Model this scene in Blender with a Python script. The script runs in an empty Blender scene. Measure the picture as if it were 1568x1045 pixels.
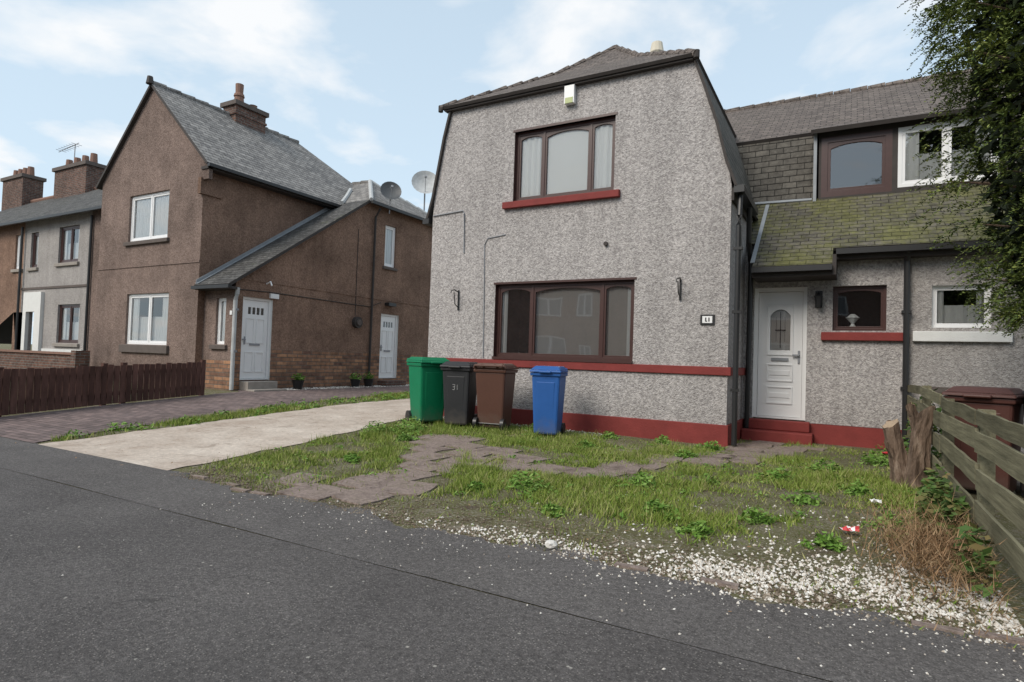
import bpy, math, random
import numpy as np
from mathutils import Vector, Matrix
from mathutils.geometry import tessellate_polygon
random.seed(7); rng=np.random.default_rng(11)
scene=bpy.context.scene; COL=bpy.context.collection
H=1.25
def zg(X,Y):
    t=min(max((Y-3.4)/5.6,0),1); return 0.05+t*(0.07+0.014*min(max(-X-1.5,0),11.5))
def zgn(X,Y):
    t=np.clip((Y-3.4)/5.6,0,1); return 0.05+t*(0.07+0.014*np.clip(-X-1.5,0,11.5))

# ---------------------------------------------------------------- materials
class M:
    def __init__(s,name,rough=0.85,spec=0.3):
        s.m=bpy.data.materials.new(name); s.m.use_nodes=True; s.nt=s.m.node_tree
        s.b=s.nt.nodes['Principled BSDF']; s.b.inputs['Roughness'].default_value=rough
        s.b.inputs['Specular IOR Level'].default_value=spec
        s.tc=s.nt.nodes.new('ShaderNodeTexCoord')
        s.obj=s.tc.outputs['Object']; s.uv=s.tc.outputs['UV']
    def n(s,t,**kw):
        n=s.nt.nodes.new(t)
        for k,v in kw.items(): setattr(n,k,v)
        return n
    def l(s,a,b): s.nt.links.new(a,b)
    def noise(s,scale,detail=3,rough=0.55,vec=None,dist=0.0):
        n=s.n('ShaderNodeTexNoise'); n.inputs['Scale'].default_value=scale; n.inputs['Detail'].default_value=min(detail,5)
        n.inputs['Roughness'].default_value=rough; n.inputs['Distortion'].default_value=dist
        s.l(vec or s.obj,n.inputs['Vector']); return n.outputs['Fac']
    def vor(s,scale,out='Distance',vec=None,feature='F1'):
        n=s.n('ShaderNodeTexVoronoi',feature=feature); n.inputs['Scale'].default_value=scale
        s.l(vec or s.obj,n.inputs['Vector']); return n.outputs[out]
    def ramp(s,fac,stops):
        n=s.n('ShaderNodeValToRGB'); e=n.color_ramp.elements
        while len(e)<len(stops): e.new(0.5)
        for i,(p,c) in enumerate(stops):
            e[i].position=p; e[i].color=(c,c,c,1) if isinstance(c,(int,float)) else (*c,1)
        s.l(fac,n.inputs[0]); return n.outputs[0]
    def mix(s,fac,a,b,mode='MIX'):
        n=s.n('ShaderNodeMix',data_type='RGBA',blend_type=mode)
        for v,i in ((fac,0),(a,6),(b,7)):
            if isinstance(v,(int,float)): n.inputs[i].default_value=v if i==0 else (v,v,v,1)
            elif isinstance(v,tuple): n.inputs[i].default_value=(*v,1)
            else: s.l(v,n.inputs[i])
        return n.outputs[2]
    def math(s,op,a,b=0.0):
        n=s.n('ShaderNodeMath',operation=op)
        for v,i in ((a,0),(b,1)):
            if isinstance(v,(int,float)): n.inputs[i].default_value=v
            else: s.l(v,n.inputs[i])
        return n.outputs[0]
    def col(s,c):
        if isinstance(c,tuple): s.b.inputs['Base Color'].default_value=(*c,1)
        else: s.l(c,s.b.inputs['Base Color'])
    def bump(s,h,dist=0.01,strength=1.0):
        n=s.n('ShaderNodeBump'); n.inputs['Distance'].default_value=dist; n.inputs['Strength'].default_value=strength
        s.l(h,n.inputs['Height']); s.l(n.outputs[0],s.b.inputs['Normal'])
    def sep(s,vec):
        n=s.n('ShaderNodeSeparateXYZ'); s.l(vec,n.inputs[0]); return n.outputs

def plain(name,c,rough=0.6,var=0.15,scale=6,spec=0.3,bump=0.0):
    m=M(name,rough,spec); nz=m.noise(scale,4)
    m.col(m.mix(nz,tuple(x*(1-var) for x in c),tuple(min(1,x*(1+var)) for x in c)))
    if bump: m.bump(m.noise(scale*8,3),bump)
    return m.m

def harl(name,dark,light,scale=24,stain=(0.7,1.0),damp=0.75):
    m=M(name,0.95,0.12)
    n1=m.noise(scale,4,0.65,dist=0.3); v=m.vor(scale*1.5)
    base=m.ramp(n1,[(0.36,dark),(0.64,light)])
    base=m.mix(m.ramp(v,[(0.0,0.3),(0.4,0.0)]),base,tuple(min(1,c*1.25) for c in light))
    big=m.noise(0.8,5,0.68); st=m.ramp(big,[(0.3,stain[0]),(0.62,stain[1])])
    base=m.mix(1.0,base,st,'MULTIPLY')
    mp=m.n('ShaderNodeMapping'); mp.inputs['Scale'].default_value=(5,5,0.35); m.l(m.obj,mp.inputs['Vector'])
    base=m.mix(1.0,base,m.ramp(m.noise(1.0,4,0.6,mp.outputs[0]),[(0.35,0.88),(0.6,1.0)]),'MULTIPLY')
    z=m.sep(m.obj)[2]; zz=m.math('ADD',z,m.math('MULTIPLY',m.noise(2.2,4),0.9))
    base=m.mix(1.0,base,m.ramp(m.math('MULTIPLY',zz,0.5),[(0.3,damp),(0.65,1.0)]),'MULTIPLY')
    m.col(base); m.bump(m.math('ADD',n1,m.math('MULTIPLY',v,-0.5)),0.022,0.8); return m.m

m_pebble=harl('pebbledash_grey',(0.28,0.262,0.258),(0.57,0.54,0.525),32,(0.9,1.0),0.88)
m_pebble_w=harl('pebbledash_pale',(0.29,0.27,0.258),(0.50,0.47,0.45),32,(0.78,1.0),0.75)
m_brown=harl('harling_brown',(0.18,0.112,0.083),(0.325,0.215,0.16),26,(0.6,1.1))
m_brown2=harl('harling_dull_brown',(0.165,0.12,0.102),(0.285,0.215,0.186),26,(0.62,1.08))

def brick(name,c1,c2,mortar,w=0.22,h=0.075,ms=0.012,offs=0.5,var=0.5):
    m=M(name,0.9,0.2); b=m.n('ShaderNodeTexBrick'); b.offset=offs
    m.l(m.uv,b.inputs['Vector']); b.inputs['Scale'].default_value=1
    b.inputs['Color1'].default_value=(*c1,1); b.inputs['Color2'].default_value=(*c2,1); b.inputs['Mortar'].default_value=(*mortar,1)
    b.inputs['Brick Width'].default_value=w; b.inputs['Row Height'].default_value=h; b.inputs['Mortar Size'].default_value=ms
    b.inputs['Mortar Smooth'].default_value=0.3
    n=m.noise(7,5,0.6); n2=m.noise(0.8,4,0.6)
    c=m.mix(1.0,b.outputs['Color'],m.ramp(n,[(0.25,1-var),(0.7,1.15)]),'MULTIPLY')
    m.col(m.mix(1.0,c,m.ramp(n2,[(0.35,0.82),(0.6,1.1)]),'MULTIPLY'))
    m.bump(m.math('ADD',m.math('MULTIPLY',b.outputs['Fac'],-1),m.math('MULTIPLY',m.noise(40,4),0.4)),0.012); return m.m
m_stonebrick=brick('sandstone_brick',(0.44,0.24,0.14),(0.19,0.11,0.083),(0.2,0.16,0.13),0.33,0.1,0.012)
m_redbrick=brick('red_brick',(0.19,0.10,0.075),(0.12,0.07,0.058),(0.2,0.18,0.16))
m_opp=brick('opposite_brick',(0.42,0.24,0.19),(0.32,0.19,0.15),(0.4,0.36,0.33))
m_paver=brick('block_paving',(0.235,0.175,0.165),(0.15,0.115,0.112),(0.07,0.065,0.055),0.2,0.1,0.006,0.5,0.35)

def slate(name,c1,c2,w=0.22,h=0.13,moss=None,mossamt=0.5,mosscol=(0.11,0.13,0.03),lich=(0.45,0.44,0.4),la=0.55):
    m=M(name,0.85,0.2); b=m.n('ShaderNodeTexBrick'); b.offset=0.5
    wob=m.n('ShaderNodeVectorMath',operation='ADD'); ns=m.n('ShaderNodeTexNoise'); ns.inputs['Scale'].default_value=3
    sc=m.n('ShaderNodeVectorMath',operation='SCALE'); sc.inputs['Scale'].default_value=0.035
    m.l(m.obj,ns.inputs['Vector']); m.l(ns.outputs['Color'],sc.inputs[0]); m.l(m.uv,wob.inputs[0]); m.l(sc.outputs[0],wob.inputs[1])
    m.l(wob.outputs[0],b.inputs['Vector']); b.inputs['Scale'].default_value=1
    b.inputs['Color1'].default_value=(*c1,1); b.inputs['Color2'].default_value=(*c2,1)
    b.inputs['Mortar'].default_value=tuple(x*0.45 for x in c2)+(1,)
    b.inputs['Brick Width'].default_value=w; b.inputs['Row Height'].default_value=h; b.inputs['Mortar Size'].default_value=0.007
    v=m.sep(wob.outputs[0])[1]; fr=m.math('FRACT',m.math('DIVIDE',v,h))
    col=b.outputs['Color']
    col=m.mix(m.ramp(m.noise(14,5,0.7),[(0.56,0.0),(0.72,la)]),col,lich)
    if moss:
        f=m.ramp(m.math('ADD',m.noise(1.3,5,0.7),m.math('MULTIPLY',m.math('SUBTRACT',m.noise(13,4,0.7),0.5),0.7)),[(moss-0.12,0.0),(moss+0.12,1.0)])
        mc=m.mix(m.noise(6,4),tuple(q*0.6 for q in mosscol),tuple(q*1.45 for q in mosscol))
        col=m.mix(m.math('MULTIPLY',f,mossamt),col,mc)
    jt=m.ramp(b.outputs['Fac'],[(0.0,1.0),(1.0,0.6)])
    col=m.mix(1.0,col,jt,'MULTIPLY')
    col=m.mix(1.0,col,m.ramp(m.noise(9,5,0.65),[(0.3,0.62),(0.7,1.25)]),'MULTIPLY')
    col=m.mix(1.0,col,m.ramp(fr,[(0.0,0.35),(0.2,1.0)]),'MULTIPLY')  # shadow line at each course lap, painted into the slate colour
    m.col(col)
    m.bump(m.math('ADD',m.math('SUBTRACT',1,fr),m.math('MULTIPLY',m.noise(30,4),0.4)),0.02,0.9); return m.m
m_slate_left=slate('slate_grey',(0.30,0.285,0.27),(0.18,0.172,0.168),0.24,0.14,0.8,0.3,(0.2,0.17,0.09))
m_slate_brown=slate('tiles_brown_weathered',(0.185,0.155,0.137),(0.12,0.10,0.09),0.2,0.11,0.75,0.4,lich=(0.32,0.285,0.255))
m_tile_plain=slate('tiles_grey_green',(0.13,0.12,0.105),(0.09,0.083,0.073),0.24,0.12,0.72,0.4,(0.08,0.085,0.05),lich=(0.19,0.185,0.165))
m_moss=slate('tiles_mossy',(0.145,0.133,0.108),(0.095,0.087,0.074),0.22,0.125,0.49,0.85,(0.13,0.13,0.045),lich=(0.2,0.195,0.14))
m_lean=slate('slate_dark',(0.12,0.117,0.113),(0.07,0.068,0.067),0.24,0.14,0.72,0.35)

m_red=plain('masonry_paint_red',(0.205,0.036,0.032),0.7,0.3,5,bump=0.004)
m_brownframe=plain('frame_mahogany',(0.06,0.027,0.023),0.35,0.2,12,0.5)
m_black=plain('gutter_black',(0.02,0.02,0.021),0.4,0.2,8,0.5)
m_dark=plain('fascia_dark',(0.05,0.043,0.04),0.7,0.3,6)
m_white=plain('upvc_white',(0.80,0.80,0.80),0.3,0.04,4,0.5)
m_whitepaint=plain('white_paint_masonry',(0.70,0.70,0.68),0.7,0.1,6,bump=0.003)
m_grey=plain('galvanised_grey',(0.26,0.27,0.29),0.5,0.2,9,0.5)
m_lead=plain('lead_flashing',(0.30,0.32,0.34),0.55,0.3,5,0.3)
m_curtain=plain('net_curtain',(0.88,0.88,0.87),0.9,0.02,3)
m_blind=plain('vertical_blind',(0.52,0.48,0.45),0.85,0.1,3)
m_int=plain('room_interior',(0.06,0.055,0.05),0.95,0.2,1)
m_stone=plain('stone_sill',(0.3,0.27,0.24),0.9,0.25,6,bump=0.006)
m_sillbrown=plain('stone_sill_dark',(0.12,0.1,0.09),0.9,0.25,6,bump=0.006)
m_terracotta=plain('terracotta',(0.22,0.13,0.10),0.85,0.25,7)
m_cream=plain('cream_flue',(0.6,0.55,0.45),0.7,0.1,7)

def glassmat(name,base=0.10):
    m=bpy.data.materials.new(name); m.use_nodes=True; nt=m.node_tree; nt.nodes.clear()
    o=nt.nodes.new('ShaderNodeOutputMaterial'); mx=nt.nodes.new('ShaderNodeMixShader')
    t=nt.nodes.new('ShaderNodeBsdfTransparent'); t.inputs[0].default_value=(0.95,0.97,0.97,1)
    g=nt.nodes.new('ShaderNodeBsdfGlossy'); g.inputs['Roughness'].default_value=0.02
    fr=nt.nodes.new('ShaderNodeFresnel'); fr.inputs['IOR'].default_value=1.5
    ad=nt.nodes.new('ShaderNodeMath'); ad.operation='MULTIPLY_ADD'; ad.inputs[1].default_value=1.6; ad.inputs[2].default_value=base
    ns=nt.nodes.new('ShaderNodeTexNoise'); ns.inputs['Scale'].default_value=1.1; ns.inputs['Detail'].default_value=0
    tc=nt.nodes.new('ShaderNodeTexCoord'); bp=nt.nodes.new('ShaderNodeBump'); bp.inputs['Distance'].default_value=0.012; bp.inputs['Strength'].default_value=0.6
    nt.links.new(tc.outputs['Object'],ns.inputs['Vector']); nt.links.new(ns.outputs[0],bp.inputs['Height']); nt.links.new(bp.outputs[0],g.inputs['Normal'])
    nt.links.new(fr.outputs[0],ad.inputs[0]); nt.links.new(ad.outputs[0],mx.inputs[0])
    nt.links.new(t.outputs[0],mx.inputs[1]); nt.links.new(g.outputs[0],mx.inputs[2]); nt.links.new(mx.outputs[0],o.inputs[0]); return m
m_glass=glassmat('window_glass',0.10); m_glass2=glassmat('window_glass_reflective',0.16); m_glass3=glassmat('window_glass_sky_reflecting',0.02)

# ---------------------------------------------------------------- mesh builder
def empty(name,loc=(0,0,0)):
    e=bpy.data.objects.new(name,None); e.location=loc; e.empty_display_size=0.3; COL.objects.link(e); return e
class MB:
    def __init__(s): s.v=[]; s.f=[]; s.mi=[]; s.mats=[]; s.sm=[]
    def mid(s,m):
        if m not in s.mats: s.mats.append(m)
        return s.mats.index(m)
    def face(s,pts,m,want=None,smooth=False):
        pts=[Vector(p) for p in pts]
        if want is not None:
            n=Vector((0,0,0))
            for i in range(len(pts)): n+=pts[i].cross(pts[(i+1)%len(pts)])
            if n.dot(Vector(want))<0: pts=pts[::-1]
        b=len(s.v); s.v+=[tuple(p) for p in pts]; s.f.append(list(range(b,b+len(pts)))); s.mi.append(s.mid(m)); s.sm.append(smooth)
    def box(s,x0,x1,y0,y1,z0,z1,m):
        s.hexa([(x0,y0,z0),(x1,y0,z0),(x1,y1,z0),(x0,y1,z0)],[(x0,y0,z1),(x1,y0,z1),(x1,y1,z1),(x0,y1,z1)],m)
    def hexa(s,lo,hi,m):
        c=sum((Vector(p) for p in list(lo)+list(hi)),Vector())/(2*len(lo)); n=len(lo)
        def add(p): s.face(p,m,sum((Vector(q) for q in p),Vector())/len(p)-c)
        add(lo); add(hi)
        for i in range(n): add([lo[i],lo[(i+1)%n],hi[(i+1)%n],hi[i]])
    def slab(s,poly,t,m,m2=None):
        P=[Vector(p) for p in poly]; n=Vector((0,0,0))
        for i in range(len(P)): n+=(P[i]-P[0]).cross(P[(i+1)%len(P)]-P[0])
        n.normalize()
        if n.z<0: n=-n
        Q=[p-n*t for p in P]; c=sum(P+Q,Vector())/(2*len(P))
        s.face(P,m,n); s.face(Q,m2 or m,-n)
        for i in range(len(P)):
            q=[P[i],P[(i+1)%len(P)],Q[(i+1)%len(P)],Q[i]]; s.face(q,m2 or m,sum(q,Vector())/4-c)
    def tube(s,pts,r,m,n=8,cap=True,smooth=True):
        P=[Vector(p) for p in pts]; rs=r if isinstance(r,(list,tuple)) else [r]*len(P); rings=[]
        for i,p in enumerate(P):
            d=(P[min(i+1,len(P)-1)]-P[max(i-1,0)]).normalized()
            a=d.cross(Vector((0,0,1)));
            if a.length<0.05: a=d.cross(Vector((0,1,0)))
            a.normalize(); b=d.cross(a)
            rings.append([p+(a*math.cos(2*math.pi*k/n)+b*math.sin(2*math.pi*k/n))*rs[i] for k in range(n)])
        for i in range(len(P)-1):
            for k in range(n):
                q=[rings[i][k],rings[i][(k+1)%n],rings[i+1][(k+1)%n],rings[i+1][k]]
                s.face(q,m,sum(q,Vector())/4-(P[i]+P[i+1])/2,smooth)
        if cap:
            s.face(rings[0],m,P[0]-P[1]); s.face(rings[-1],m,P[-1]-P[-2])
    def done(s,name,parent=None,merge=False,bevel=0,mat=None,loc=None,rotz=0):
        me=bpy.data.meshes.new(name); me.from_pydata(s.v,[],s.f)
        for m in s.mats: me.materials.append(m)
        me.polygons.foreach_set('material_index',s.mi); me.polygons.foreach_set('use_smooth',s.sm)
        uv=me.uv_layers.new(name='UVMap'); data=np.zeros(len(me.loops)*2,dtype=np.float32)
        up=Vector((0,0,1))
        for p in me.polygons:
            n=p.normal
            if abs(n.z)>0.985: t=Vector((1,0,0)); b=Vector((0,1,0))
            else: t=up.cross(n).normalized(); b=n.cross(t)
            for li in p.loop_indices:
                co=me.vertices[me.loops[li].vertex_index].co
                data[li*2]=co.dot(t); data[li*2+1]=co.dot(b)
        uv.data.foreach_set('uv',data)
        ob=bpy.data.objects.new(name,me); COL.objects.link(ob)
        if merge or bevel:
            import bmesh
            bm=bmesh.new(); bm.from_mesh(me); bmesh.ops.remove_doubles(bm,verts=bm.verts,dist=0.0004); bm.to_mesh(me); bm.free()
        if bevel:
            md=ob.modifiers.new('bevel','BEVEL'); md.width=bevel; md.segments=2; md.limit_method='ANGLE'; md.angle_limit=math.radians(35)
        if loc is not None: ob.location=loc
        ob.rotation_euler=(0,0,rotz)
        if parent:
            ob.parent=parent
            if loc is None: ob.matrix_parent_inverse=Matrix.Translation(parent.location).inverted()
        return ob

class PL: # wall plane; u along wall, v height, d depth into the wall
    def __init__(s,kind,c): s.k=kind; s.c=c
    def p(s,u,v,d=0):
        if s.k=='F': return Vector((u,s.c+d,v))
        if s.k=='B': return Vector((u,s.c-d,v))
        if s.k=='R': return Vector((s.c-d,u,v))
        if s.k=='L': return Vector((s.c+d,u,v))
    @property
    def n(s): return {'F':Vector((0,-1,0)),'B':Vector((0,1,0)),'R':Vector((1,0,0)),'L':Vector((-1,0,0))}[s.k]
def holed(mb,pl,outline,holes,m,d=0,reveal=0.0,mr=None):
    loops=[outline]+holes; flat=[q for l in loops for q in l]
    tris=tessellate_polygon([[Vector((u,v,0)) for u,v in l] for l in loops])
    for t in tris: mb.face([pl.p(*flat[i],d) for i in t],m,pl.n)
    if reveal:
        for h in holes:
            cu=sum(q[0] for q in h)/len(h); cv=sum(q[1] for q in h)/len(h); c=pl.p(cu,cv,d+reveal/2)
            for i in range(len(h)):
                a,b=h[i],h[(i+1)%len(h)]
                q=[pl.p(*a,d),pl.p(*b,d),pl.p(*b,d+reveal),pl.p(*a,d+reveal)]
                mb.face(q,mr or m,c-sum(q,Vector())/4)
def rect(u0,v0,u1,v1): return [(u0,v0),(u1,v0),(u1,v1),(u0,v1)]
def pbox(mb,pl,u0,u1,v0,v1,d0,d1,m):
    mb.hexa([pl.p(u0,v0,d0),pl.p(u1,v0,d0),pl.p(u1,v0,d1),pl.p(u0,v0,d1)],[pl.p(u0,v1,d0),pl.p(u1,v1,d0),pl.p(u1,v1,d1),pl.p(u0,v1,d1)],m)
def archrect(u0,v0,u1,v1,a):
    if a<=0: return rect(u0,v0,u1,v1)
    pts=[(u0,v0),(u1,v0)]; n=14
    for i in range(n+1):
        t=i/n; x=u1+(u0-u1)*t; pts.append((x,v1-a*abs(2*t-1)**2.4))
    return pts
def window(par,pl,u0,v0,u1,v1,mull,mf,glass=None,setb=0.08,arch=0,fw=0.06,sash=0.045,curt='net',transom=None,room=1.1):
    mb=MB(); cols=[u0+fw]+sum([[x-0.02,x+0.02] for x in mull],[])+[u1-fw]
    panes=[]
    for i in range(0,len(cols),2):
        a,b=cols[i],cols[i+1]
        panes.append((a,v0+fw,b,v1-fw))
    holed(mb,pl,rect(u0,v0,u1,v1),[archrect(*p,0) for p in panes],mf,setb,0.03)
    for (a,b,c,e) in panes:
        s=sash; g=[archrect(a+s,b+s,c-s,e-s,arch*min(1,(c-a)/0.7))]
        holed(mb,pl,rect(a,b,c,e),g,mf,setb+0.012,0.03)
    mb.done('window_frame',par,bevel=0.004)
    g=MB(); g.face([pl.p(u,v,setb+0.035) for u,v in rect(u0+0.02,v0+0.02,u1-0.02,v1-0.02)],glass or m_glass,pl.n); g.done('window_glass',par)
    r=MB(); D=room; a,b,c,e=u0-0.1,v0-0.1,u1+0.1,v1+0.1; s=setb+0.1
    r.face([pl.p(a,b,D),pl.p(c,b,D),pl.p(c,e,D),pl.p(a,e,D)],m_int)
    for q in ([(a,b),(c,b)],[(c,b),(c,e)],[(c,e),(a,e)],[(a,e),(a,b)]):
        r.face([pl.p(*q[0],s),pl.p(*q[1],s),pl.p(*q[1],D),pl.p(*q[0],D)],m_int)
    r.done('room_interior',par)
    c=MB()
    def drape(x0,x1,y0,y1,d,mat,per=0.09,amp=0.012):
        n=max(6,int((x1-x0)/per*6))
        for i in range(n):
            xa=x0+(x1-x0)*i/n; xb=x0+(x1-x0)*(i+1)/n
            da=d+amp*math.sin(xa/per*6.28)+0.4*amp*math.sin(xa*31); db=d+amp*math.sin(xb/per*6.28)+0.4*amp*math.sin(xb*31)
            c.face([pl.p(xa,y0,da),pl.p(xb,y0,db),pl.p(xb,y1,db),pl.p(xa,y1,da)],mat,pl.n,True)
    if curt=='net': drape(u0,u1,v0,v1,setb+0.06,m_curtain)
    elif curt=='side':
        w=(u1-u0); drape(u0,u0+w*0.22,v0,v1,setb+0.06,m_curtain); drape(u1-w*0.22,u1,v0,v1,setb+0.06,m_curtain)
        drape(u0,u1,v0,v0+(v1-v0)*0.55,setb+0.10,m_curtain,0.13,0.008)
    elif curt=='upper':
        a,b=panes[1][0],panes[1][2]
        c.face([pl.p(*q,setb+0.05) for q in rect(a-0.04,v0,b+0.04,v1)],m_curtain,pl.n)
        drape(u0+0.05,a-0.05,v0,v1,setb+0.06,m_curtain,0.11,0.012); drape(b+0.05,u1-0.04,v0,v1,setb+0.06,m_curtain,0.11,0.012)
    elif curt=='vert':
        x=u0+0.72
        while x<u1-0.62:
            c.face([pl.p(x,v0,setb+0.07),pl.p(x+0.068,v0,setb+0.105),pl.p(x+0.068,v1,setb+0.105),pl.p(x,v1,setb+0.07)],m_blind,pl.n); x+=0.077
        while x<u1-0.05:
            c.face([pl.p(x,v0,setb+0.07),pl.p(x+0.068,v0,setb+0.105),pl.p(x+0.068,v1,setb+0.105),pl.p(x,v1,setb+0.07)],m_curtain if x>u1-0.22 else m_blind,pl.n); x+=0.077
        drape(u0+0.05,u0+0.16,v0,v1,setb+0.08,m_curtain,0.09,0.015)
    if c.f: c.done('curtains',par)
def sill(par,pl,u0,u1,v0,v1,m,proud=0.07,name='sill'):
    mb=MB(); mb.hexa([pl.p(u0,v0,-proud),pl.p(u1,v0,-proud),pl.p(u1,v0,0.1),pl.p(u0,v0,0.1)],[pl.p(u0,v1-0.02,-proud),pl.p(u1,v1-0.02,-proud),pl.p(u1,v1,0.1),pl.p(u0,v1,0.1)],m); mb.done(name,par,bevel=0.008)

def door(par,pl,u0,v0,u1,v1,style):
    mb=MB(); fw=0.06; sb=0.07
    holed(mb,pl,rect(u0,v0,u1,v1),[rect(u0+fw,v0+0.03,u1-fw,v1-fw)],m_white,sb-0.02,0.06)
    a,b,c,e=u0+fw+0.005,v0+0.035,u1-fw-0.005,v1-fw-0.005; w=c-a; h=e-b
    def X(t): return a+w*t
    def Y(t): return b+h*t
    if style=='arch': holes=[archrect(X(0.27),Y(0.53),X(0.73),Y(0.86),0.1)]
    else: holes=[rect(X(0.2+0.17*i),Y(0.82),X(0.2+0.17*i+0.12),Y(0.91)) for i in range(4)]
    holed(mb,pl,rect(a,b,c,e),holes,m_white,sb+0.01,0.025)
    def mould(x0,y0,x1,y1,t=0.02):
        for q in ((x0,x1,y0,y0+t),(x0,x1,y1-t,y1),(x0,x0+t,y0+t,y1-t),(x1-t,x1,y0+t,y1-t)): pbox(mb,pl,q[0],q[1],q[2],q[3],sb-0.006,sb+0.02,m_white)
    if style=='arch':
        mould(X(0.2),Y(0.49),X(0.8),Y(0.90)); mould(X(0.2),Y(0.1),X(0.8),Y(0.24)); mould(X(0.2),Y(0.28),X(0.8),Y(0.42))
        pbox(mb,pl,X(0.27),X(0.73),Y(0.15),Y(0.19),sb,sb+0.02,m_white); pbox(mb,pl,X(0.27),X(0.73),Y(0.33),Y(0.37),sb,sb+0.02,m_white)
    else:
        mould(X(0.14),Y(0.45),X(0.46),Y(0.77)); mould(X(0.54),Y(0.45),X(0.86),Y(0.77)); mould(X(0.14),Y(0.08),X(0.46),Y(0.34)); mould(X(0.54),Y(0.08),X(0.86),Y(0.34))
    pbox(mb,pl,X(0.3),X(0.7),Y(0.445),Y(0.47) if style=='arch' else Y(0.42),sb-0.012,sb+0.01,m_grey)
    hx=X(0.93) if pl.k=='F' else X(0.1)
    pbox(mb,pl,hx-0.015,hx+0.015,Y(0.43),Y(0.53),sb-0.012,sb+0.01,m_grey); pbox(mb,pl,hx-0.09,hx+0.01,Y(0.485),Y(0.5),sb-0.045,sb-0.02,m_grey)
    mb.done('front_door',par,bevel=0.003)
    g=MB(); g.face([pl.p(*q,sb+0.03) for q in rect(a+0.02,b+h*0.45,c-0.02,e-0.02)],m_glass,pl.n); g.done('door_glass',par)
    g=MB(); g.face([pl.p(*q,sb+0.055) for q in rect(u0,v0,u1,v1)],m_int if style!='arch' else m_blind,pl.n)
    if style=='arch':
        for q in ((X(.5)-.005,X(.5)+.005,Y(.55),Y(.84)),(X(.38),X(.62),Y(.69),Y(.698)),(X(.40),X(.405),Y(.6),Y(.8)),(X(.6),X(.605),Y(.6),Y(.8))): pbox(g,pl,*q,sb+0.034,sb+0.04,m_black)
    g.done('door_backing',par)

# ================================================================ MAIN HOUSE
FY=8.92; TY=10.36
hs=empty('pebbledash_house',(-3,10,0.1)); F=PL('F',FY)
wU=(-5.08,3.97,-3.26,5.17); wL=(-5.37,1.28,-2.88,2.54)
mb=MB()
out=[(-6.78,0.42),(-1.49,0.42),(-1.49,3.85),(-1.55,4.2),(-1.69,4.76),(-1.88,5.35),(-2.06,5.84),(-6.42,5.84),(-6.55,5.3),(-6.66,4.72),(-6.75,4.2),(-6.78,3.85)]
holed(mb,F,out,[rect(*wU),rect(*wL)],m_pebble,0,0.09,m_brownframe)
mb.face([(-1.49,FY,0.42),(-1.49,12.4,0.42),(-1.49,12.4,3.85),(-1.49,FY,3.85)],m_pebble,(1,0,0))
mb.face([(-6.78,FY,0.42),(-6.78,18,0.42),(-6.78,18,3.85),(-6.78,FY,3.85)],m_pebble,(-1,0,0))
mb.face([(-6.78,18,0),(8,18,0),(8,18,4),(-6.78,18,4)],m_pebble,(0,1,0))
mb.done('walls',hs)
mb=MB()
mb.box(-6.81,-1.46,FY-0.03,FY+0.2,-0.1,0.42,m_red); mb.box(-1.7,-1.46,FY+0.2,TY,-0.1,0.42,m_red); mb.box(-6.81,-6.6,FY+0.2,18,-0.1,0.42,m_red)
mb.box(-6.80,-1.44,FY-0.035,FY+0.01,1.12,1.24,m_red); mb.box(-1.5,-1.44,FY+0.01,TY,1.12,1.24,m_red)
mb.done('red_plinth_and_band',hs,bevel=0.008)
window(hs,F,*wU,[-4.55,-3.70],m_brownframe,m_glass3,0.08,arch=0.06,curt='upper',fw=0.05,sash=0.032)
window(hs,F,*wL,[-4.68,-3.42],m_brownframe,m_glass2,0.08,arch=0.06,curt='vert',fw=0.05,sash=0.032)
sill(hs,F,-5.25,-3.15,3.84,3.97,m_red,0.08)
mb=MB(); pbox(mb,F,wU[0]-0.03,wU[2]+0.03,5.17,5.21,-0.01,0.06,m_brownframe); pbox(mb,F,wL[0]-0.03,wL[2]+0.03,2.54,2.575,-0.01,0.06,m_brownframe)
pbox(mb,F,wL[0],wL[2],1.245,1.29,-0.045,0.06,m_brownframe); mb.done('window_trims',hs)
mb=MB(); ap=Vector((-4.28,11.6,7.76)); rb=Vector((-4.28,17.2,7.76)); e=5.83
fl=Vector((-6.60,8.78,e)); fr=Vector((-2.00,8.78,e))
def midp(a,b,t,dz): v=a.lerp(b,t); v.z+=dz; return v
ml_=midp(fl,ap,0.62,-0.13); mr_=midp(fr,ap,0.62,-0.13); bl=Vector((ml_.x,17.2,ml_.z)); br=Vector((mr_.x,17.2,mr_.z))
flb=Vector((-6.60,17.2,e)); frb=Vector((-2.0,17.2,e))
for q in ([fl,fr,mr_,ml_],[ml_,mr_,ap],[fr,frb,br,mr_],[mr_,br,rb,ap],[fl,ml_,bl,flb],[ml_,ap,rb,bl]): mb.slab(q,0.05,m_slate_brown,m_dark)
mb.done('hipped_roof',hs)
mb=MB()
R_=[(-2.03,5.80),(-1.87,5.35),(-1.68,4.76),(-1.54,4.2),(-1.40,3.82)]
for (a,za),(b,zb) in zip(R_[:-1],R_[1:]):
    mb.slab([(a,8.86,za),(a,13,za),(b,13,zb),(b,8.86,zb)],0.04,m_tile_plain,m_dark)
L_=[(-6.45,5.80),(-6.58,5.3),(-6.69,4.72),(-6.79,4.2),(-6.9,3.82)]
for (a,za),(b,zb) in zip(L_[:-1],L_[1:]):
    mb.slab([(a,8.86,za),(a,17,za),(b,17,zb),(b,8.86,zb)],0.04,m_tile_plain,m_dark)
mb.done('steep_side_roofs',hs)
mb=MB()
mb.box(-6.54,-2.06,8.83,8.93,5.76,5.80,m_dark)
for q in (fl,fr): mb.tube([(q[0],q[1]+0.02,q[2]-0.08),(q[0],q[1]+0.02,q[2]+0.03)],0.045,m_dark)
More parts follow.
